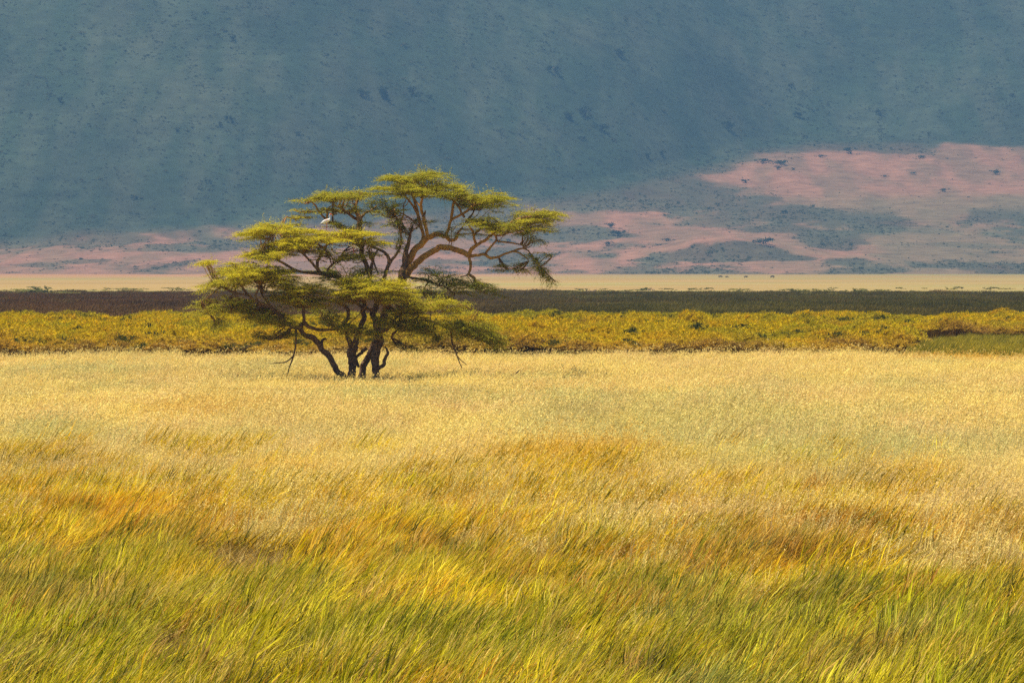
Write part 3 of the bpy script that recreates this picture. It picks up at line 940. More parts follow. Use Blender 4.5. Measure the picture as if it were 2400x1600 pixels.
# --- tall golden stems that stand out of the mid field, leaning with the wind
nT = 2200
yt = rng.uniform(84, 150, nT) ; xt = rng.uniform(-1, 1, nT) * (0.128 * yt + 2)
pr = np.exp(-np.abs(yt - boundary(xt, yt) - 8) / 14) * smooth(0.42, 0.6, fbm(xt / 1.5, yt / 4, 3, 80))
for (px, py, rx, r2) in ((1300, 1065, 2.6, 9), (1000, 1120, 3, 6), (2150, 1120, 1.5, 7), (250, 1110, 3, 5)):
    pr = np.maximum(pr, 0.7 * spot(xt, yt, px, py, rx, r2, 81))
keep = rng.uniform(0, 1, nT) < pr
xt, yt = xt[keep], yt[keep]; n = len(xt)
tint = lerp(GOLD, lerp(YGREEN, DKGREEN, rng.uniform(0, 1, (n, 1)) ** 2), rng.uniform(0, 1, (n, 1))) * 0.95
hs = rng.uniform(1.0, 1.5, n)
stuff_instances("tall_windswept_stems", lush_protos, np.stack([xt, yt, np.zeros(n)], 1),
                np.stack([np.zeros(n), rng.normal(0.05, 0.05, n), rng.normal(0, 0.25, n)], 1),
                np.stack([hs, hs, hs], 1), rng.choice([1, 2, 4, 5], n), {"tint": tint, "tint2": np.tile(GOLD, (n, 1)), "tint3": np.tile(DKGREEN, (n, 1))},
                "taller golden and dark stems leaning over the straw grass edge", "grass")

# --- flattened litter, its colour darkened to stand for shade in the hollows
lx, ly = [], []
for (px, py, rx, r2) in HOLES + [(2000, 1290, 3.0, 3.0), (1730, 1280, 1.5, 3)]:
    cx, cy_ = ground_xy(px, py, 0.1)
    m = int(9 * rx * r2 + 8)
    lx.append(cx + rng.normal(0, 0.6, m) * rx); ly.append(cy_ + rng.normal(0, 0.6, m) * r2)
lx = np.concatenate(lx); ly = np.concatenate(ly); n = len(lx)
tint = lerp(BROWN * 0.5, GOLD * 0.6, rng.uniform(0, 1, (n, 1)))
stuff_instances("flattened_dead_leaves", litter_protos, np.stack([lx, ly, np.full(n, 0.02)], 1),
                np.stack([np.zeros(n), np.zeros(n), rng.uniform(-1.2, 1.2, n)], 1),
                np.stack([np.ones(n)] * 3, 1) * rng.uniform(0.6, 1.1, (n, 1)), rng.integers(0, 3, n), {"tint": tint, "tint2": STRAW * rng.uniform(0.25, 0.8, (n, 1)), "tint3": np.tile(BROWN, (n, 1))},
                "flattened dead brown leaves, tinted darker as painted shade, in hollows of the foreground sedge", "grass")

# --- green reeds on the right in front of the second reed lobe
nG = 5200
yg = rng.uniform(284, 418, nG); xg = rng.uniform(0.07, 0.16, nG) * yg
ug = xg / yg * FOC + 1200
prob = (yg < reed_front(xg, yg) - 22) * (yg > 294) * smooth(2085, 2130, ug + (fbm(xg / 4, yg / 8, 3, 83) - .5) * 60)
keep = rng.uniform(0, 1, nG) < prob
xg, yg = xg[keep], yg[keep]; n = len(xg)
tint = lerp(C_(0.24, 0.20, 0.014), C_(0.46, 0.33, 0.014), (smooth(0.4, 0.7, fbm(xg / 4, yg / 9, 3, 84)) * rng.uniform(0.3, 1, n))[:, None])
hs = rng.uniform(0.75, 1.1, n)
stuff_instances("green_reeds", lush_protos, np.stack([xg, yg, np.zeros(n)], 1),
                np.stack([np.zeros(n), np.zeros(n), rng.normal(0, 0.4, n)], 1),
                np.stack([hs * 1.5, hs * 1.5, hs * 1.1], 1), rng.integers(0, 4, n), {"tint": tint, "tint2": np.tile(C_(0.34, 0.25, 0.03), (n, 1)), "tint3": np.tile(DKGREEN, (n, 1))},
                "patch of dark olive green reeds at the right, before the golden reeds", "reeds")


# ================================================================== THE ACACIA
TREE_Y = 238.0
MPP = TREE_Y / FOC                       # metres per picture pixel at the tree
TX, TZ0 = 850.0, 897.0
tree = link("acacia_tree", None, label="lone spreading acacia with flat yellow green foliage tiers and several dark stems", cat="tree")
tree.location = ((TX - 1200) * MPP, TREE_Y, 0.0)


def L3(px, py, dep=0.0):
    return np.array([(px - TX) * MPP, dep, (TZ0 - py) * MPP])


LIMB_PTS = []


def limb(name, pts, wid, d0, d1, gold0, gold1=None, bump=0.12, sides=9, label=None, parent=tree, anchor=True):
    """pts: picture positions along the limb, wid: widths there in px, d0/d1: depth at start and end"""
    gold1 = gold0 if gold1 is None else gold1
    k = len(pts)
    wid = np.interp(np.linspace(0, 1, k), np.linspace(0, 1, len(wid)), wid)
    dep = np.linspace(d0, d1, k) if not isinstance(d0, (list, tuple)) else np.interp(np.linspace(0, 1, k), np.linspace(0, 1, len(d0)), d0)
    P = np.array([[*L3(p[0], p[1], dd), wd * MPP * 0.5] for p, dd, wd in zip(pts, dep, wid)])
    Q = catmull(P, 5)
    sd = random.randint(0, 9999)
    # small kinks so that nothing runs like a pipe
    jit = (np.stack([fbm(np.arange(len(Q)) * 0.33 + sd, np.full(len(Q), q * 7.7), 3, sd) - 0.5 for q in range(3)], 1)) * Q[:, 3:4] * 1.3
    C = Q[:, :3] + jit
    V, F = tube(C, np.maximum(Q[:, 3], 0.008), sides, bump, sd)
    g = np.concatenate([np.repeat(np.linspace(gold0, gold1, len(Q)), sides), [gold0, gold1]])
    g = np.clip(g + (fbm(V[:, 0] * 2.5, V[:, 2] * 2.5 + V[:, 1], 4, sd) - 0.5) * 0.7 * (0.3 + g), 0, 1)
    me = mesh_from(name, V, F, {"var": g}, True, [M_BARK])
    o = link(name, me, parent)
    if label: o["label"] = label
    if anchor:
        LIMB_PTS.append(C[1:])
    return o


# stems
limb("trunk", [(822, 912), (825, 884), (825, 850), (827, 822), (830, 806), (838, 786), (846, 762), (852, 738), (853, 712), (851, 690), (857, 668), (866, 645), (872, 615)], [22, 20, 19, 22, 17, 12, 12, 12, 12, 11, 10, 9, 8], 0, 0.4, 0.02, 0.10, 0.2, 12, "dark forked stem left of centre")
limb("branch", [(826, 815), (820, 800), (814, 785), (806, 772), (798, 768), (780, 762)], [16, 12, 9, 7, 6, 4], 0, -0.8, 0.02, 0.1, 0.2)
limb("trunk", [(836, 915), (844, 888), (856, 852), (869, 822), (883, 796), (890, 770), (897, 742), (908, 712), (926, 678), (938, 655), (946, 634)], [20, 18, 16, 17, 18, 18, 19, 20, 21, 22, 23], 0.3, 2.6, 0.03, 0.35, 0.18, 12, "leaning dark stem running up to the tall golden limbs")
limb("trunk", [(876, 915), (879, 888), (881, 852), (884, 818), (888, 790), (884, 762), (876, 738), (884, 712), (893, 690), (899, 660), (905, 632)], [20, 18, 18, 19, 18, 15, 14, 12, 11, 10, 8], -0.5, 0.6, 0.03, 0.12, 0.22, 12, "short straight dark stem on the right")
limb("branch", [(884, 864), (896, 856), (904, 842), (909, 828), (908, 818), (903, 812)], [9, 9, 8, 7, 5, 3], -0.5, -0.8, 0.08, anchor=False)
limb("trunk", [(820, 902), (804, 880), (788, 864), (771, 836), (752, 810), (735, 791), (716, 783), (706, 772), (708, 763), (717, 757)], [15, 15, 13, 14, 14, 14, 12, 12, 11, 10], -0.4, -1.8, 0.02, 0.06, 0.25, 10, "low crooked stem leaning out to the left")
limb("branch", [(757, 822), (755, 806), (757, 797), (765, 793)], [8, 8, 7, 6], -0.7, -0.9, 0.03, anchor=False)
limb("branch", [(840, 860), (834, 838), (846, 826), (858, 818)], [6, 7, 8, 9], 0.1, 0.3, 0.03, anchor=False)
# left low limbs
limb("limb", [(717, 757), (725, 762), (743, 770), (763, 772), (785, 771), (800, 767), (822, 757)], [10, 9, 8, 7, 6, 5, 4], -1.8, -1.5, 0.05)
limb("limb", [(708, 768), (696, 766), (683, 760), (661, 739), (636, 717), (610, 706), (591, 692), (575, 669), (566, 650)], [11, 10, 10, 9, 8, 7, 6, 5, 3], -1.8, -3.2, 0.10, 0.25)
limb("branch", [(612, 707), (606, 690), (613, 676), (614, 664)], [5, 4, 4, 2], -2.6, -3.0, 0.2)
limb("branch", [(591, 692), (565, 686), (545, 680), (528, 672), (505, 690), (482, 706)], [5, 4, 4, 3, 3, 2], -2.9, -3.6, 0.15)
limb("branch", [(640, 719), (630, 706), (618, 690), (612, 676)], [5, 4, 4, 3], -2.2, -1.4, 0.35)
limb("branch", [(716, 757), (716, 740), (714, 718), (708, 706), (690, 696)], [8, 7, 6, 4, 3], -1.8, -2.6, 0.10)
limb("branch", [(800, 768), (818, 742), (812, 720), (786, 706), (776, 700)], [7, 8, 9, 8, 6], -0.6, -0.2, 0.3)
# inner stems
limb("limb", [(853, 715), (866, 726), (880, 722), (896, 704), (900, 690)], [7, 7, 6, 5, 4], 0.2, -1.2, 0.2)
limb("limb", [(853, 722), (840, 714), (828, 706), (812, 702), (800, 696)], [7, 7, 6, 5, 4], 0.0, -1.8, 0.25)
limb("limb", [(851, 690), (830, 672), (800, 655), (770, 645), (747, 636), (745, 620), (750, 605), (760, 588), (770, 568), (776, 552)], [10, 9, 9, 9, 10, 8, 7, 6, 5, 3], 0.4, -1.0, 0.15, 0.45)
limb("branch", [(746, 634), (736, 620), (724, 606), (712, 594), (700, 584)], [7, 6, 5, 5, 3], -0.9, -1.8, 0.4)
limb("branch", [(780, 648), (768, 634), (784, 616), (800, 600), (806, 588)], [6, 5, 5, 5, 3], -0.3, 0.4, 0.5)
limb("branch", [(770, 645), (730, 640), (700, 634), (670, 618), (645, 603), (620, 590)], [8, 7, 6, 6, 5, 3], -0.6, -2.6, 0.3)
limb("branch", [(700, 634), (668, 642), (640, 648), (605, 640), (575, 636)], [6, 5, 5, 4, 3], -1.6, -3.2, 0.25)
limb("limb", [(866, 645), (856, 622), (848, 596), (846, 570), (842, 540), (838, 512), (832, 490), (837, 466), (842, 452)], [11, 11, 11, 12, 13, 13, 8, 6, 3], 0.4, 2.2, 0.15, 0.55)
limb("branch", [(839, 516), (824, 506), (810, 496), (796, 487), (780, 480)], [8, 7, 6, 5, 3], 2.0, 1.2, 0.6)
limb("branch", [(841, 514), (852, 500), (866, 492), (880, 480)], [6, 6, 5, 3], 2.0, 2.8, 0.35)
limb("branch", [(848, 590), (830, 565), (808, 540), (795, 531), (780, 525), (768, 518), (756, 506), (746, 494), (738, 481), (727, 470)], [8, 7, 7, 7, 6, 6, 5, 5, 4, 3], 1.0, 0.6, 0.45, 0.6)
limb("branch", [(766, 517), (765, 504), (765, 492), (771, 484)], [5, 5, 4, 3], 0.7, 0.9, 0.7)
limb("branch", [(780, 525), (778, 506), (778, 486), (777, 470), (770, 461)], [5, 4, 4, 3, 3], 0.7, 1.3, 0.1)
limb("branch", [(726, 512), (708, 509), (690, 512), (672, 508)], [4, 4, 3, 2], 0.5, -0.2, 0.7)
limb("branch", [(740, 497), (722, 495), (706, 496), (692, 494)], [4, 4, 3, 2], 0.6, 0.1, 0.6)
limb("limb", [(905, 632), (912, 618), (907, 600), (898, 590), (884, 584), (868, 578), (850, 560)], [9, 9, 8, 7, 6, 5, 3], 0.6, 1.4, 0.08)
limb("limb", [(912, 622), (920, 606), (928, 596), (936, 580), (940, 560), (935, 536), (931, 520), (926, 506), (922, 490)], [8, 7, 6, 5, 5, 6, 6, 5, 3], 0.7, 1.8, 0.12, 0.75)
limb("branch", [(934, 530), (938, 516), (944, 502), (943, 486)], [4, 4, 3, 2], 1.5, 1.9, 0.6)
limb("branch", [(884, 584), (874, 606), (880, 628), (886, 644)], [5, 4, 4, 3], 1.1, 0.8, 0.05)
# the tall right hand part
limb("limb", [(938, 655), (943, 628), (947, 604), (954, 574), (959, 550), (964, 530)], [20, 18, 15, 10, 7, 5], 2.3, 2.6, 0.08, 0.18, 0.2, 10, "broken dark snag beside the golden limb")
limb("limb", [(944, 648), (954, 622), (966, 595), (983, 572), (1003, 557), (1019, 550), (1038, 552), (1050, 560), (1063, 562), (1070, 553), (1074, 542)], [20, 18, 16, 15, 14, 12, 10, 9, 8, 7, 4], 2.5, 2.4, 0.75, 0.95, 0.15, 11, "upper golden limb snaking to the right")
limb("limb", [(948, 648), (957, 632), (970, 619), (986, 605), (1003, 594), (1021, 584), (1040, 580), (1061, 582), (1080, 590), (1096, 596), (1106, 599), (1120, 598), (1136, 597), (1146, 603), (1160, 604), (1180, 596), (1201, 589), (1223, 582), (1240, 588)], [18, 17, 16, 15, 14, 14, 14, 13, 13, 12, 8, 7, 7, 7, 6, 5, 5, 4, 3], 2.3, 0.8, 0.8, 0.75, 0.12, 11, "long arching orange limb reaching far right")
limb("branch", [(1001, 556), (996, 532), (990, 504), (985, 482), (988, 459), (994, 440)], [9, 8, 7, 7, 5, 3], 2.5, 2.2, 0.85)
limb("branch", [(990, 564), (987, 536), (978, 508), (974, 490), (967, 465), (961, 446), (955, 430)], [9, 8, 8, 7, 6, 5, 3], 2.6, 3.2, 0.8)
limb("branch", [(977, 502), (960, 474), (947, 457), (938, 438)], [6, 5, 4, 3], 2.9, 2.2, 0.7)
limb("branch", [(986, 486), (974, 472), (966, 458)], [4, 4, 3], 2.3, 2.8, 0.6)
limb("branch", [(990, 505), (994, 497), (996, 493)], [6, 5, 2], 2.3, 2.0, 0.0)
limb("branch", [(986, 535), (960, 512), (945, 502), (930, 494)], [5, 4, 3, 2], 2.7, 2.0, 0.2)
limb("branch", [(1042, 556), (1048, 540), (1054, 522), (1060, 498), (1063, 472), (1074, 464), (1086, 452)], [8, 7, 7, 7, 6, 5, 3], 2.4, 1.8, 0.9)
limb("branch", [(1057, 514), (1072, 506), (1086, 499), (1106, 485), (1119, 477)], [6, 6, 6, 6, 6], 2.1, 1.4, 0.85)
limb("branch", [(1087, 508), (1077, 488), (1063, 470), (1050, 460)], [6, 5, 5, 3], 1.6, 2.4, 0.55)
limb("branch", [(1072, 545), (1080, 536), (1090, 520)], [5, 4, 2], 2.4, 2.2, 0.6)
limb("branch", [(1099, 594), (1108, 582), (1119, 573), (1135, 563), (1155, 548), (1172, 535), (1190, 526), (1208, 515)], [10, 9, 8, 7, 6, 6, 5, 3], 1.5, 0.4, 0.75)
limb("branch", [(1117, 574), (1112, 562), (1110, 548), (1104, 536), (1097, 526)], [7, 6, 6, 5, 3], 1.3, 0.7, 0.75)
limb("branch", [(1110, 552), (1116, 545), (1122, 540), (1130, 530)], [5, 5, 4, 3], 1.2, 1.6, 0.7)
limb("branch", [(1137, 596), (1144, 585), (1157, 570), (1164, 561), (1162, 552), (1170, 552), (1182, 550), (1194, 540), (1202, 532)], [6, 6, 5, 5, 5, 4, 4, 4, 3], 1.2, 0.4, 0.6)
limb("branch", [(1162, 554), (1155, 546), (1146, 536)], [4, 4, 3], 0.7, 0.4, 0.7)
limb("branch", [(1164, 565), (1178, 567), (1192, 568), (1222, 574), (1238, 588), (1252, 606), (1270, 628), (1286, 645), (1302, 660)], [4, 4, 4, 3, 3, 3, 3, 3, 2], 0.8, 0.0, 0.45, 0.2)
limb("branch", [(1201, 589), (1216, 592), (1230, 601), (1240, 612)], [4, 4, 3, 2], 0.9, 0.4, 0.7)
limb("branch", [(1098, 600), (1102, 614), (1103, 631), (1099, 641), (1108, 649), (1112, 657), (1107, 670)], [7, 7, 6, 6, 7, 6, 4], 1.5, 0.7, 0.65)
limb("branch", [(1100, 640), (1090, 646), (1078, 650)], [4, 3, 2], 1.0, 0.6, 0.3)
# low right limbs
limb("limb", [(886, 790), (898, 777), (910, 770), (921, 757), (937, 739), (957, 731), (976, 721), (996, 713), (1033, 706), (1060, 702)], [11, 9, 8, 7, 6, 6, 5, 5, 4, 2], -0.5, -2.4, 0.12, 0.55)
limb("branch", [(957, 731), (985, 726), (1003, 720)], [5, 4, 3], -1.5, -2.2, 0.75)
limb("branch", [(918, 793), (922, 782), (934, 770), (937, 754), (939, 738)], [6, 6, 5, 4, 3], -0.9, -1.4, 0.12)
limb("limb", [(900, 760), (950, 752), (1000, 750), (1029, 760), (1058, 772), (1076, 768), (1093, 772), (1113, 786), (1142, 800)], [8, 7, 6, 6, 5, 5, 4, 4, 2], -0.2, -1.6, 0.08)
limb("branch", [(1029, 760), (1022, 756), (1016, 770), (1022, 790)], [5, 4, 3, 2], -0.8, -1.0, 0.05)
limb("branch", [(1057, 772), (1060, 800), (1070, 830), (1083, 862)], [4, 4, 3, 2], -1.0, -1.2, 0.1, anchor=False)
limb("branch", [(1070, 830), (1080, 842), (1094, 854)], [2, 2, 1.5], -1.1, -1.0, 0.2, anchor=False)
limb("branch", [(698, 768), (698, 790), (698, 806), (692, 832), (684, 856), (676, 882)], [5, 5, 4, 4, 3, 2], -1.9, -2.2, 0.15, anchor=False)
limb("branch", [(692, 832), (674, 846), (655, 848), (640, 850)], [3, 3, 2, 2], -2.0, -2.4, 0.05, anchor=False)
limb("branch", [(945, 650), (968, 652), (990, 655), (1010, 662), (1040, 672), (1070, 690)], [7, 6, 5, 4, 3, 2], 1.6, 0.6, 0.15)
limb("branch", [(1004, 648), (1002, 662), (996, 672), (988, 686)], [3, 4, 3, 2], 1.0, 0.7, 0.6)

ALLP = np.concatenate(LIMB_PTS)

# foliage tiers: outline of the upper edge in picture coordinates, thickness (px), depth centre and half depth (m),
# number of boughs, how far tips droop, colour: 0 green .. 1 bright yellow, density
PADS = [
    ([(868, 424), (885, 412), (912, 406), (950, 408), (985, 402), (1012, 398), (1040, 402), (1062, 412)], 20, 2.6, 2.6, 34, 0.05, .35, 1.0),
    ([(858, 442), (885, 434), (930, 430), (990, 424), (1050, 422), (1100, 432)], 30, 2.4, 3.0, 44, 0.05, .40, 1.0),
    ([(990, 440), (1050, 426), (1105, 438), (1160, 446), (1198, 456), (1218, 476)], 34, 1.9, 2.9, 44, 0.08, .38, 1.0),
    ([(1060, 470), (1110, 462), (1160, 470), (1195, 484)], 26, 2.6, 2.2, 16, 0.1, .05, .8),
    ([(1070, 524), (1100, 512), (1145, 503), (1190, 498), (1235, 500), (1280, 508), (1310, 522)], 42, 0.7, 2.9, 48, 0.10, .42, 1.0),
    ([(1195, 495), (1225, 487), (1260, 488), (1300, 494), (1326, 506)], 20, 0.6, 1.7, 18, 0.10, .38, 1.0),
    ([(1200, 540), (1230, 536), (1265, 556), (1285, 566)], 18, 0.5, 1.2, 10, 0.3, .15, .8),
    ([(1226, 580), (1250, 592), (1275, 612), (1296, 640), (1304, 660)], 34, 0.1, 1.0, 18, 0.5, .25, .9),
    ([(1146, 626), (1170, 612), (1200, 612), (1232, 618), (1250, 630)], 20, 0.6, 1.3, 12, 0.2, .10, .8),
    ([(1255, 586), (1285, 596), (1318, 606), (1335, 616)], 8, 0.3, 0.6, 4, 0.1, .3, .8),
    ([(1056, 650), (1090, 642), (1125, 648), (1155, 662), (1186, 686)], 26, 0.7, 1.6, 18, 0.3, .08, .9),
    ([(700, 470), (722, 460), (760, 450), (810, 448), (850, 450), (884, 456)], 20, 1.3, 2.6, 34, 0.05, .38, 0.95),
    ([(735, 490), (775, 481), (815, 482), (860, 490)], 16, 1.2, 2.0, 16, 0.05, .45, 0.8),
    ([(686, 470), (705, 467), (740, 472)], 8, 0.8, 1.0, 5, 0.05, .35, .8),
    ([(676, 495), (700, 492), (742, 498)], 7, 0.4, 0.8, 5, 0.05, .45, .8),
    ([(658, 510), (690, 504), (730, 510)], 9, 0.3, 0.9, 6, 0.05, .50, .8),
    ([(760, 520), (800, 515), (835, 522), (870, 520)], 22, 1.0, 1.8, 12, 0.1, .25, .7),
    ([(850, 468), (890, 462), (930, 474), (965, 486)], 42, 2.0, 2.2, 22, 0.1, .12, .7),
    ([(870, 510), (910, 500), (950, 512), (990, 500), (1030, 510)], 40, 2.2, 2.0, 18, 0.15, .05, .55),
    ([(1020, 540), (1060, 526), (1095, 530)], 26, 2.0, 1.5, 10, 0.2, .15, .6),
    ([(550, 552), (572, 540), (605, 526), (645, 519), (690, 524), (730, 534), (765, 540)], 30, -1.4, 2.9, 46, 0.08, .75, 1.0),
    ([(610, 574), (650, 566), (690, 556), (735, 546), (790, 541), (845, 538), (885, 543), (908, 552)], 26, -1.5, 3.0, 60, 0.06, 1.0, 1.1),
    ([(560, 600), (590, 590), (640, 580), (690, 572), (725, 580)], 28, -2.6, 2.4, 36, 0.12, .85, 1.0),
    ([(690, 590), (740, 578), (790, 574), (850, 580), (900, 590)], 34, -0.2, 2.4, 26, 0.12, .35, .7),
    ([(890, 558), (930, 552), (960, 560)], 34, 1.2, 1.6, 10, 0.15, .1, .5),
    ([(480, 642), (500, 626), (540, 616), (590, 611), (640, 616), (690, 626), (720, 638)], 40, -2.7, 2.9, 60, 0.14, .72, 1.0),
    ([(462, 619), (482, 615), (505, 612), (530, 618)], 9, -2.8, 0.9, 9, 0.1, .8, 1.0),
    ([(470, 668), (495, 655), (535, 648), (580, 650), (620, 658)], 24, -3.4, 2.0, 26, 0.2, .65, .9),
    ([(444, 714), (470, 702), (500, 694), (530, 688), (570, 690), (600, 704)], 36, -3.2, 2.0, 30, 0.3, .38, .85),
    ([(500, 760), (518, 746), (540, 734)], 14, -3.2, 0.8, 6, 0.5, .15, .8),
    ([(690, 622), (760, 612), (830, 616), (890, 624), (940, 634)], 44, 0.6, 2.4, 30, 0.12, .22, .65),
    ([(636, 672), (665, 663), (700, 660), (750, 664), (790, 672)], 34, -2.6, 2.4, 38, 0.10, .72, 1.0),
    ([(760, 668), (790, 652), (830, 645), (880, 645), (925, 648), (955, 658), (980, 684)], 42, -2.4, 2.9, 66, 0.10, .85, 1.1),
    ([(770, 690), (820, 678), (880, 674), (930, 680), (985, 700)], 30, -3.0, 2.0, 36, 0.12, .72, 1.0),
    ([(672, 706), (700, 698), (735, 702), (770, 712)], 18, -2.9, 1.4, 14, 0.12, .80, 1.0),
    ([(930, 708), (965, 702), (1010, 698), (1050, 697), (1080, 704), (1102, 718)], 26, -2.4, 1.8, 34, 0.15, .62, 1.0),
    ([(900, 724), (940, 718), (985, 726), (1010, 744)], 24, -2.0, 1.8, 22, 0.15, .60, .9),
    ([(860, 744), (900, 738), (950, 742), (1000, 756), (1020, 772)], 26, -2.2, 1.6, 26, 0.15, .55, .9),
    ([(1005, 748), (1040, 738), (1090, 734), (1130, 740), (1165, 754), (1190, 786)], 44, -1.6, 2.0, 50, 0.35, .40, .9),
    ([(1100, 770), (1135, 764), (1170, 782), (1192, 806)], 26, -1.5, 1.2, 14, 0.45, .32, .8),
    ([(1010, 770), (1030, 776), (1050, 800)], 30, -1.0, 0.8, 7, 0.5, .1, .6),
    ([(975, 632), (1005, 624), (1040, 632), (1080, 646), (1115, 676)], 40, 0.9, 1.8, 26, 0.2, .12, .8),
    ([(960, 672), (990, 664), (1040, 680), (1070, 700)], 30, 0.5, 1.6, 14, 0.2, .1, .6),
    ([(572, 742), (600, 732), (640, 728), (690, 738), (720, 748)], 26, -2.6, 1.6, 24, 0.2, .48, .85),
    ([(590, 778), (630, 768), (680, 764), (720, 776)], 30, -2.4, 1.3, 16, 0.3, .18, .65),
    ([(786, 768), (815, 758), (850, 760), (890, 772), (905, 786)], 22, -2.4, 1.5, 24, 0.15, .85, .9),
    ([(740, 744), (780, 738), (830, 742)], 26, -2.0, 1.4, 12, 0.2, .5, .7),
    ([(900, 792), (940, 786), (970, 800), (990, 816)], 22, -0.6, 1.2, 8, 0.4, .05, .5),
    ([(700, 720), (740, 716), (790, 726), (830, 720)], 26, 0.6, 1.6, 16, 0.2, .15, .6),
    ([(560, 630), (600, 628), (650, 640), (690, 650)], 36, -1.6, 2.0, 22, 0.2, .25, .6),
    ([(520, 700), (560, 694), (610, 700), (650, 712), (690, 716)], 40, -2.2, 1.8, 26, 0.25, .35, .8),
    ([(600, 690), (650, 684), (700, 690), (750, 694), (800, 700)], 24, -1.8, 2.0, 20, 0.15, .50, .7),
    ([(945, 756), (985, 752), (1030, 764)], 22, -1.6, 1.2, 12, 0.25, .45, .8),
    ([(780, 548), (830, 552), (880, 560), (915, 570)], 20, -0.6, 1.8, 18, 0.1, .55, .8),
    ([(1085, 700), (1115, 722), (1140, 735)], 12, -2.0, 0.8, 6, 0.3, .55, .8),
]

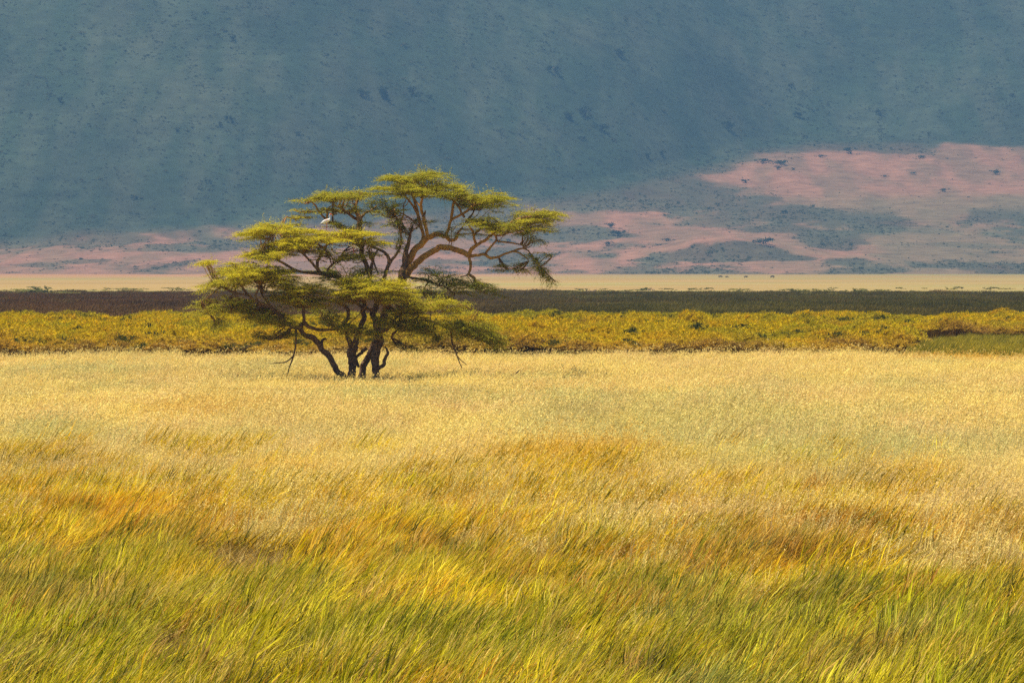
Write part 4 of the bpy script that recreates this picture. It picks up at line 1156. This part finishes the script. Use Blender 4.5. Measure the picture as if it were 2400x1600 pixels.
LEAF_A, LEAF_B = np.array([0.19, 0.225, 0.032]), np.array([0.53, 0.495, 0.024])
tri_total = 0
for pi, (out, th, dc, hd, nb, droop, yel, dens) in enumerate(PADS):
    r = np.random.default_rng(900 + pi)
    O = np.array([L3(p[0], p[1]) for p in out])
    x0, x1 = O[0, 0], O[-1, 0]
    thm = th * MPP
    cx = 0.5 * (x0 + x1); hw = 0.5 * (x1 - x0)
    zc = np.interp(cx, O[:, 0], O[:, 2]) - thm * 0.9
    nb = int(nb * 1.15)
    twig = Acc(); LV = []; LA = []; LT = []
    for b in range(nb):
        # a point of the tier's upper surface near its rim
        a = r.uniform(0, 2 * math.pi); q = math.sqrt(r.uniform(0.12, 1))
        ex = cx + hw * q * math.cos(a) * 1.0; ey = hd * q * math.sin(a)
        dome = (ey / hd) ** 2 * thm * 0.55
        ez = np.interp(ex, O[:, 0], O[:, 2]) - dome - thm * r.uniform(0, 1) ** 1.8 * 0.75
        E = np.array([ex, ey + dc, ez])
        f = r.uniform(0.15, 0.5)
        I = np.array([lerp(cx, ex, f), dc + lerp(0, ey, f), lerp(zc, ez - thm * 0.35, 0.6)])
        I = lerp(I, E, 1 - min(1.0, 1.9 / (np.linalg.norm(E - I) + 1e-6))) if np.linalg.norm(E - I) > 1.9 else I
        # the limb it grows from
        d = ALLP - I
        cost = np.linalg.norm(d, axis=1) + 0.8 * np.maximum(d[:, 2] - 0.1, 0)
        kbest = int(np.argmin(cost)); A_ = ALLP[kbest]
        mid = lerp(I, E, 0.55) + np.array([0, 0, 0.07 + r.uniform(0, 0.12)])
        tipz = E - np.array([0, 0, droop * 0.6 * r.uniform(0.3, 1)])
        if cost[kbest] < 2.6:
            am = lerp(A_, I, 0.5) + r.normal(0, 0.08, 3) * min(1, cost[kbest]) - np.array([0, 0, 0.05])
            path = np.array([[*A_, 0.030], [*am, 0.024], [*I, 0.018], [*mid, 0.012], [*tipz, 0.006]])
        else:
            path = np.array([[*I, 0.016], [*mid, 0.011], [*tipz, 0.006]])
        P = catmull(path, 3)
        P[1:-1, :3] += r.normal(0, 0.02, (len(P) - 2, 3))
        V, F = tube(P[:, :3], P[:, 3], 4, cap=False)
        twig.add(V, F, [0.12 + 0.35 * yel + r.uniform(0, .2), 0, 0, 1])
        # sprigs along the outer part
        Q = catmull(np.array([I, mid, tipz]), 12)
        lenb = np.linalg.norm(np.diff(Q, axis=0), axis=1).sum()
        ns = max(3, int(lenb * 32 * dens))
        ti = r.uniform(0.05, 1.0, ns)
        B = np.stack([np.interp(ti, np.linspace(0, 1, len(Q)), Q[:, c]) for c in range(3)], 1)
        D = (tipz - I) / (np.linalg.norm(tipz - I) + 1e-9)
        lat = r.normal(0, 1, (ns, 3)) * np.array([1.0, 1.0, 0.10]); lat /= np.linalg.norm(lat, axis=1)[:, None]
        sd = D * r.uniform(0.1, 1.0, (ns, 1)) + lat * 0.9; sd[:, 2] += 0.02 - droop * r.uniform(0, 1.1, ns)
        sd /= np.linalg.norm(sd, axis=1)[:, None]
        sl = r.uniform(0.28, 0.85, ns)
        K = 15
        tk = (np.arange(K) + r.uniform(0, 1, (ns, K))) / K
        c = B[:, None] + sd[:, None] * (sl[:, None] * tk)[..., None]
        c[..., 2] -= (tk ** 2) * 0.05 * (1 + 6 * droop)
        c = c + r.normal(0, 0.020, c.shape)
        m = ns * K
        c = c.reshape(m, 3)
        s3 = np.repeat(sd, K, axis=0)
        ld = s3 * 0.6 + r.normal(0, 1, (m, 3)) * np.array([0.7, 0.7, 0.20]); ld /= np.linalg.norm(ld, axis=1)[:, None]
        up = np.array([0, 0, 1.0]) + r.normal(0, 0.36, (m, 3))
        u = np.cross(ld, up); u /= np.linalg.norm(u, axis=1)[:, None] + 1e-9
        ll = r.uniform(0.045, 0.095, m)[:, None]; wl = ll * r.uniform(0.36, 0.55, m)[:, None]
        V = np.stack([c - ld * ll * .5, c + u * wl * .5, c + ld * ll * .5, c - u * wl * .5], 1).reshape(-1, 3)
        LV.append(V)
        bb = np.repeat(r.uniform(0.82, 1.18, ns), K) * r.uniform(0.9, 1.1, m)
        LA.append(np.repeat(np.stack([bb, r.uniform(0, 1, m) ** 3, bb, np.ones(m)], 1), 4, axis=0))
        yy = np.clip(0.12 + 0.9 * yel + r.normal(0, 0.12), 0, 1)
        LT.append(np.tile(np.array([*lerp(LEAF_A, LEAF_B, yy), 1.0]), (4 * m, 1)))
        # thin stalks of some sprigs
        for s_i in range(0, ns, 3):
            p0, p1 = B[s_i], B[s_i] + sd[s_i] * sl[s_i]
            w_ = np.cross(sd[s_i], [0.3, 1, 0.2]); w_ = w_ / (np.linalg.norm(w_) + 1e-9) * 0.006
            twig.add([p0 - w_, p0 + w_, p1 + w_ * .4, p1 - w_ * .4], [[0, 1, 2, 3]], [0.12 + 0.35 * yel + r.uniform(0, .2), 0, 0, 1])
    V = np.concatenate(LV)
    T1 = np.concatenate(LT)
    me = mesh_from("foliage", V, np.arange(len(V)).reshape(-1, 4), {"var": np.concatenate(LA), "tint": T1, "tint2": T1 * np.array([1.35, 1.05, 0.9, 1])}, False, [M_LEAF])
    fo = link("foliage", me, tree)
    link("twigs", twig.mesh("twigs", [M_BARK]), fo)
    tri_total += len(V) // 2
print("crown triangles", tri_total)


# ================================================================== BIRDS
def ring_body(path, cols, sides=10, squash=1.0):
    """one continuous skin along a path of (x, y, z, radius); cols: colour per path point"""
    P = np.array(path, float)
    Q = catmull(P, 4)
    V, F = tube(Q[:, :3], np.maximum(Q[:, 3], 0.003), sides)
    C = catmull(np.array(cols, float), 4)
    C = np.clip(C, 0, 1)
    A = np.concatenate([np.repeat(C, sides, axis=0), C[:1], C[-1:]])
    return V, F, np.concatenate([A, np.ones((len(A), 1))], 1)


WHITE, BLACK, RED, BILL, PINK = (0.85, 0.80, 0.74), (0.02, 0.018, 0.02), (0.62, 0.10, 0.05), (0.62, 0.36, 0.06), (0.80, 0.60, 0.54)


def stork(name, loc, rotz, folded, label):
    root = link(name, None, label=label, cat="bird", group="storks in the acacia")
    root.location = loc; root.rotation_euler = (0, 0, rotz); root.scale = (0.85, 0.85, 0.85)
    if folded:
        path = [(0.62, 0, .36, .004), (0.46, 0, .46, .014), (0.38, 0, .52, .030), (0.32, 0, .54, .034), (0.27, 0, .50, .026), (0.30, 0, .38, .026), (0.24, 0, .30, .05), (0.10, 0, .30, .105), (-0.10, 0, .24, .115), (-0.27, 0, .16, .075), (-0.42, 0, .10, .02)]
    else:
        path = [(0.46, 0, .52, .004), (0.36, 0, .60, .013), (0.28, 0, .66, .030), (0.22, 0, .68, .034), (0.17, 0, .63, .026), (0.20, 0, .50, .024), (0.19, 0, .40, .032), (0.12, 0, .30, .085), (-0.06, 0, .22, .115), (-0.22, 0, .12, .085), (-0.38, 0, .02, .02)]
    cols = [BILL, BILL, RED, RED, PINK, WHITE, WHITE, WHITE, WHITE, WHITE, BLACK]
    V, F, A = ring_body(path, cols)
    link("body", mesh_from("stork_body", V, F, {"var": A}, True, [M_PLUMAGE]), root)
    for s in (-1, 1):
        b = path[8]
        V, F, A = ring_body([(b[0] + .22, s * .07, b[2] + .09, .02), (b[0] + .08, s * .10, b[2] + .06, .07), (b[0] - .12, s * .10, b[2] - .02, .075), (b[0] - .30, s * .05, b[2] - .13, .035), (b[0] - .42, s * .02, b[2] - .20, .006)],
                            [WHITE, PINK, WHITE, WHITE, BLACK], 8)
        V[:, 1] = s * .10 + (V[:, 1] - s * .10) * 0.4
        link("wing", mesh_from("stork_wing", V, F, {"var": A}, True, [M_PLUMAGE]), root)
        V, F, A = ring_body([(b[0] + .02, s * .04, b[2] - .06, .03), (b[0] + .04, s * .04, b[2] - .20, .012), (b[0] + .01, s * .04, b[2] - .42, .009), (b[0] + .03, s * .04, b[2] - .60, .008), (b[0] + .10, s * .05, b[2] - .61, .005)],
                            [WHITE, RED, RED, RED, RED], 6)
        link("leg", mesh_from("stork_leg", V, F, {"var": A}, True, [M_PLUMAGE]), root)
    return root


def tree_world(px, py, dep):
    p = L3(px, py, dep)
    return (p[0] + tree.location[0], p[1] + tree.location[1], p[2])


stork("stork", tree_world(770, 527, -1.7), math.radians(-15), False, "white stork with long neck raised, standing on the upper left foliage tier")
stork("stork", tree_world(828, 586, -1.2), math.radians(195), True, "white stork with neck drawn in, half hidden lower among the branches")

# a small dark bird clinging to the straw right of the tree
bird = link("small_bird", None, label="small dark bird perched in the straw grass right of the acacia", cat="bird")
bx_, by_ = ground_xy(1212, 872, 0.95)
bird.location = (bx_, by_, 0.86)
V, F, A = ring_body([(-.10, 0, -.02, .006), (-.05, 0, .03, .03), (0.0, 0, .08, .042), (.05, 0, .13, .032), (.07, 0, .16, .022), (.10, 0, .19, .024), (.13, 0, .20, .010), (.155, 0, .20, .003)],
                    [(.03, .02, .025)] * 7 + [(.05, .04, .03)], 8)
link("body", mesh_from("bird_body", V, F, {"var": A}, True, [M_PLUMAGE]), bird)
for s in (-1, 1):
    V, F, A = ring_body([(.05, s * .03, .13, .012), (0, s * .04, .08, .028), (-.06, s * .03, .02, .018), (-.11, s * .015, -.03, .003)], [(.025, .016, .022)] * 4, 6)
    link("wing", mesh_from("bird_wing", V, F, {"var": A}, True, [M_PLUMAGE]), bird)


# ================================================================== GRAZING ANIMALS FAR OUT ON THE PLAIN
def skin_animal(meshname, joints, edges, radii, color_fn):
    me = bpy.data.meshes.new(meshname + "_skeleton")
    me.from_pydata([tuple(j) for j in joints], [tuple(e) for e in edges], [])
    o = bpy.data.objects.new(meshname, me)
    COL.objects.link(o)
    md = o.modifiers.new("skin", 'SKIN')
    for i, r_ in enumerate(radii):
        sv = me.skin_vertices[0].data[i]
        sv.radius = r_ if isinstance(r_, tuple) else (r_, r_)
        sv.use_root = (i == 0)
    o.modifiers.new("sub", 'SUBSURF').levels = 1
    dg = bpy.context.evaluated_depsgraph_get()
    ev = o.evaluated_get(dg)
    m2 = bpy.data.meshes.new_from_object(ev)
    bpy.data.objects.remove(o)
    m2.name = meshname
    co = np.zeros(len(m2.vertices) * 3); m2.vertices.foreach_get("co", co); co = co.reshape(-1, 3)
    C = color_fn(co)
    a = m2.attributes.new("var", 'FLOAT_COLOR', 'POINT')
    a.data.foreach_set("color", np.concatenate([C, np.ones((len(C), 1))], 1).astype(np.float32).ravel())
    m2.materials.clear(); m2.materials.append(M_HIDE)
    m2.polygons.foreach_set("use_smooth", np.ones(len(m2.polygons), bool))
    return m2


def quadruped(kind):
    if kind == "buffalo":      # heavy body, low carried head
        J = [(0, 0, 1.05), (-.55, 0, 1.08), (-1.0, 0, 1.10), (.55, 0, 1.15), (.85, 0, 1.18), (1.15, 0, 1.02), (1.45, 0, .82), (1.62, 0, .66)]
        R = [.42, .40, .30, .44, .34, .24, .20, .12]
        hips = [(.62, .2, .8, .62, .42), (-.85, .2, .8, .62, .42)]
        horns = [((1.35, 0, 1.02), .12)]
        lr = .11
    else:                      # slim antelope, head up
        J = [(0, 0, .66), (-.22, 0, .68), (-.42, 0, .70), (.22, 0, .68), (.38, 0, .74), (.50, 0, .92), (.58, 0, 1.03), (.72, 0, .99)]
        R = [.15, .14, .11, .155, .12, .06, .065, .03]
        hips = [(.28, .07, .5, .33, .2), (-.36, .07, .5, .33, .2)]
        horns = []
        lr = .04
    E = [(0, 1), (1, 2), (0, 3), (3, 4), (4, 5), (5, 6), (6, 7)]
    R = list(R)
    J = list(J)
    for hi, (hx_, hw_, z1, z2, z3) in enumerate(hips):
        at = 3 if hi == 0 else 2
        for s in (-1, 1):
            k = len(J)
            back = hi == 1
            J += [(hx_ + (.08 if back else 0), s * hw_, z1), (hx_ + (-.10 if back else .02), s * hw_, z3 + .05), (hx_ + (-.02 if back else 0), s * hw_, 0.0)]
            R += [lr * 1.5, lr * .8, lr * .7]
            E += [(at, k), (k, k + 1), (k + 1, k + 2)]
    k = len(J)
    J += [(J[2][0] - (.25 if kind == "buffalo" else .08), 0, J[2][2] - .05), (J[2][0] - (.30 if kind == "buffalo" else .10), 0, J[2][2] - (.6 if kind == "buffalo" else .18))]
    R += [lr * .5, lr * .35]
    E += [(2, k), (k, k + 1)]
    if kind == "buffalo":
        def col(co):
            return np.tile(np.array([[.020, .017, .018]]), (len(co), 1))
    else:
        def col(co):
            d = np.tile(np.array([[.32, .19, .10]]), (len(co), 1))
            bel = (co[:, 2] < .60) & (np.abs(co[:, 0]) < .45) & (co[:, 2] > .42)
            d[bel] = (.62, .55, .46)
            return d
    me = skin_animal(kind + "_body", J, E, R, col)
    return me, J


def horn_mesh(kind):
    acc = Acc()
    for s in (-1, 1):
        if kind == "buffalo":
            P = [(1.30, s * .08, 1.02, .07), (1.28, s * .34, .96, .055), (1.30, s * .52, 1.04, .035), (1.36, s * .46, 1.18, .01)]
        else:
            P = [(.60, s * .03, 1.08, .016), (.56, s * .05, 1.20, .013), (.60, s * .07, 1.32, .005)]
        V, F, A = ring_body(P, [(.03, .028, .026)] * len(P), 6)
        acc.add(V, F, A)
    return acc.mesh(kind + "_horns", [M_HIDE], True)


buf, _ = quadruped("buffalo"); bufh = horn_mesh("buffalo")
ant, _ = quadruped("antelope"); anth = horn_mesh("antelope")
for (px, py, rz, s, lab) in ((1689, 651.5, 175, 1.05, "leftmost of four dark buffalo far out on the tan plain"), (1704, 651.5, 170, 0.85, "smaller dark buffalo just right of the leftmost one"),
                             (1748, 651.5, 5, 0.95, "third dark buffalo from the left on the far plain"), (1810, 651.5, 20, 1.05, "rightmost dark buffalo alone on the far plain")):
    x_, y_ = ground_xy(px, py)
    b = link("buffalo", None, label=lab, cat="buffalo", group="buffalo far out on the plain")
    b.location = (x_, y_, 0); b.rotation_euler = (0, 0, math.radians(rz)); b.scale = (s, s, s)
    link("body", buf, b); link("horns", bufh, b)
for (px, py, rz, s, lab) in ((1378, 688.5, 200, 1.0, "leftmost pale antelope at the edge of the dark marsh"), (1386, 688, 160, 1.0, "middle antelope of the three at the left marsh edge"),
                             (1393, 688, 20, 1.05, "rightmost of the three antelope at the left marsh edge"), (1522, 684, 30, 1.0, "left antelope of the pair right of the trio"), (1531, 684, 170, 0.95, "right antelope of the pair right of the trio")):
    x_, y_ = ground_xy(px, py)
    b = link("antelope", None, label=lab, cat="antelope", group="antelope at the marsh edge")
    b.location = (x_, y_, 0); b.rotation_euler = (0, 0, math.radians(rz)); b.scale = (s, s, s)
    link("body", ant, b); link("horns", anth, b)


# ================================================================== SINGLE TREES ON THE CRATER WALL
def far_tree(seed):
    r = np.random.default_rng(seed)
    n = 420
    lob = r.normal(0, 1, (9, 3)) * np.array([0.42, 0.42, 0.20]) + np.array([0, 0, 0.55])
    lob[:, 2] = np.clip(lob[:, 2], 0.22, 0.92)
    c = lob[r.integers(0, 9, n)] + r.normal(0, 1, (n, 3)) * np.array([0.17, 0.17, 0.11])
    c[:, 2] = np.maximum(c[:, 2], 0.05)
    d = r.normal(0, 1, (n, 3)); d /= np.linalg.norm(d, axis=1)[:, None]
    u = np.cross(d, r.normal(0, 1, (n, 3))); u /= np.linalg.norm(u, axis=1)[:, None]
    L = r.uniform(0.10, 0.2, n)[:, None]
    V = np.stack([c - d * L * .5, c + u * L * .35, c + d * L * .5, c - u * L * .35], 1).reshape(-1, 3)
    A = np.repeat(np.stack([r.uniform(.6, 1.4, n), r.uniform(0, 1, n), np.zeros(n), np.ones(n)], 1), 4, axis=0)
    T = np.tile(np.array([.034, .048, .022, 1.0]), (4 * n, 1))
    crown = mesh_from("far_crown", V, np.arange(4 * n).reshape(-1, 4), {"var": A, "tint": T, "tint2": T * np.array([1.6, 1.3, 1, 1])}, False, [M_LEAF])
    tr = Acc()
    V, F = tube(catmull(np.array([[0, 0, -.1], [.03, .02, .2], [-.02, 0, .5], [0.05, 0.03, .75]]), 3), np.linspace(.06, .02, 10), 6)
    tr.add(V, F, [0.05, 0, 0, 1])
    for k in range(4):
        a = k * 1.6 + r.uniform(0, 1)
        V, F = tube(np.array([[0, 0, .3], [.2 * math.cos(a), .2 * math.sin(a), .52], [.42 * math.cos(a), .42 * math.sin(a), .7]]), [.035, .022, .01], 5)
        F = F[:, :4]
        tr.add(V, F, [0.05, 0, 0, 1])
    return crown, tr.mesh("far_trunk", [M_BARK])


FT = [far_tree(50 + i) for i in range(5)]
HT = [  # px, py (foot), width px, height ratio, where it stands
    (143, 240, 15, 1.0, "lone dark tree high at the far left of the crater wall"),
    (540, 287, 17, 1.1, "taller dark tree of a pair above the left of the acacia"),
    (516, 298, 11, .8, "smaller dark tree just left of the taller one on the slope"),
    (417, 309, 14, .6, "low flat dark tree alone on the left slope"),
    (700, 320, 16, .6, "low dark tree on the slope straight above the acacia's left side"),
    (548, 95, 15, .9, "dim dark tree near the top left of the wall"),
    (490, 430, 14, .7, "dark tree low on the wall, left of the acacia's crown"),
    (850, 228, 32, .6, "leftmost of three wide dark trees above the acacia"),
    (903, 232, 38, .75, "broadest dark tree, middle of three above the acacia"),
    (968, 225, 26, .8, "rightmost of three wide dark trees above the acacia"),
    (1008, 232, 14, .7, "small dark tree right of the three wide ones"),
    (1300, 172, 30, .7, "wide dim tree high above the right of the acacia"),
    (1452, 136, 24, .9, "dim dark tree highest on the right of centre"),
    (1336, 282, 30, .6, "left tree of a dark clump on the spur right of the acacia"),
    (1372, 276, 36, .7, "large middle tree of the dark clump on the spur"),
    (1410, 308, 26, .8, "dark tree at the lower right of the clump on the spur"),
    (1366, 328, 18, .5, "low greenish tree below the clump on the spur"),
    (1708, 308, 26, 1.0, "tall dark tree standing alone above the pink clearing"),
    (1519, 373, 15, 1.0, "left one of two slim dark trees on the spur flank"),
    (1553, 368, 15, 1.0, "right one of two slim dark trees on the spur flank"),
    (1788, 382, 26, .45, "dark tree at the upper left of the pink clearing"),
    (1830, 388, 32, .45, "widest dark tree within the pink clearing"),
    (1823, 398, 14, .6, "small dark tree just below the widest one in the clearing"),
    (1860, 399, 10, .6, "tiny dark tree right of the group in the pink clearing"),
    (1992, 360, 28, .5, "dark tree on the upper edge of the pink clearing"),
    (1922, 369, 18, .4, "low faint tree on the top edge of the clearing"),
    (2160, 371, 18, .4, "faint low tree at the upper right of the clearing"),
    (2334, 410, 20, .6, "dark tree in the pink clearing near the right frame edge"),
    (1746, 429, 18, .45, "low dark tree at the lower left tip of the clearing"),
    (2214, 450, 20, .4, "low flat tree at the lower right edge of the clearing"),
    (2072, 415, 12, .4, "tiny tree in the middle of the pink clearing"),
    (2140, 408, 14, .4, "small faint tree right of the middle of the clearing"),
    (1432, 534, 20, .6, "dark tree above the shrub patch right of the acacia"),
    (1448, 553, 30, .45, "wide dark tree at the right end of the shrub patch"),
    (1427, 577, 18, .6, "dark tree below the shrub patch right of the acacia"),
    (1562, 565, 20, .4, "low green tree alone on the pink apron"),
    (1790, 572, 46, .4, "broad dark tree crowning the wooded knoll"),
    (1450, 629, 14, .3, "low dark bush at the foot of the pink apron"),
    (1872, 275, 26, .5, "dim wide tree on the wall above the pink clearing's left"),
    (2062, 270, 22, .5, "dim tree on the wall above the pink clearing's middle"),
]
for i, (px, py, wpx, hr, lab) in enumerate(HT):
    x_, y_, z_ = seen_at(px, py)
    wm = wpx / FOC * y_
    t = link("distant_tree", None, label=lab, cat="tree", group="scattered dark trees on the crater wall")
    t.location = (x_, y_, z_); t.rotation_euler = (0, 0, i * 1.3)
    t.scale = (wm / 1.5, wm / 1.5, wm * hr * 0.95)
    c, tr = FT[i % 5]
    link("crown", c, t); link("trunk", tr, t)

# ================================================================== HAZE
def box_mesh(name, x0, x1, y0, y1, z0, z1):
    V = [(x, y, z) for z in (z0, z1) for y in (y0, y1) for x in (x0, x1)]
    F = [(0, 2, 3, 1), (4, 5, 7, 6), (0, 1, 5, 4), (2, 6, 7, 3), (0, 4, 6, 2), (1, 3, 7, 5)]
    me = bpy.data.meshes.new(name); me.from_pydata(V, [], F); me.update()
    return me


mh, nth = new_mat("haze_air")
pv = N(nth, "ShaderNodeVolumePrincipled")
pv.inputs["Color"].default_value = (*HAZE_COLOR, 1)
pv.inputs["Density"].default_value = HAZE_DENSITY
pv.inputs["Anisotropy"].default_value = 0.0
oh = N(nth, "ShaderNodeOutputMaterial")
nth.links.new(pv.outputs[0], oh.inputs["Volume"])
hm = box_mesh("haze", -5100, 5100, -400, 9500, -5, 760)
hm.materials.append(mh)
link("haze", hm, kind="stuff", label="blue haze filling the air of the crater", cat="haze")
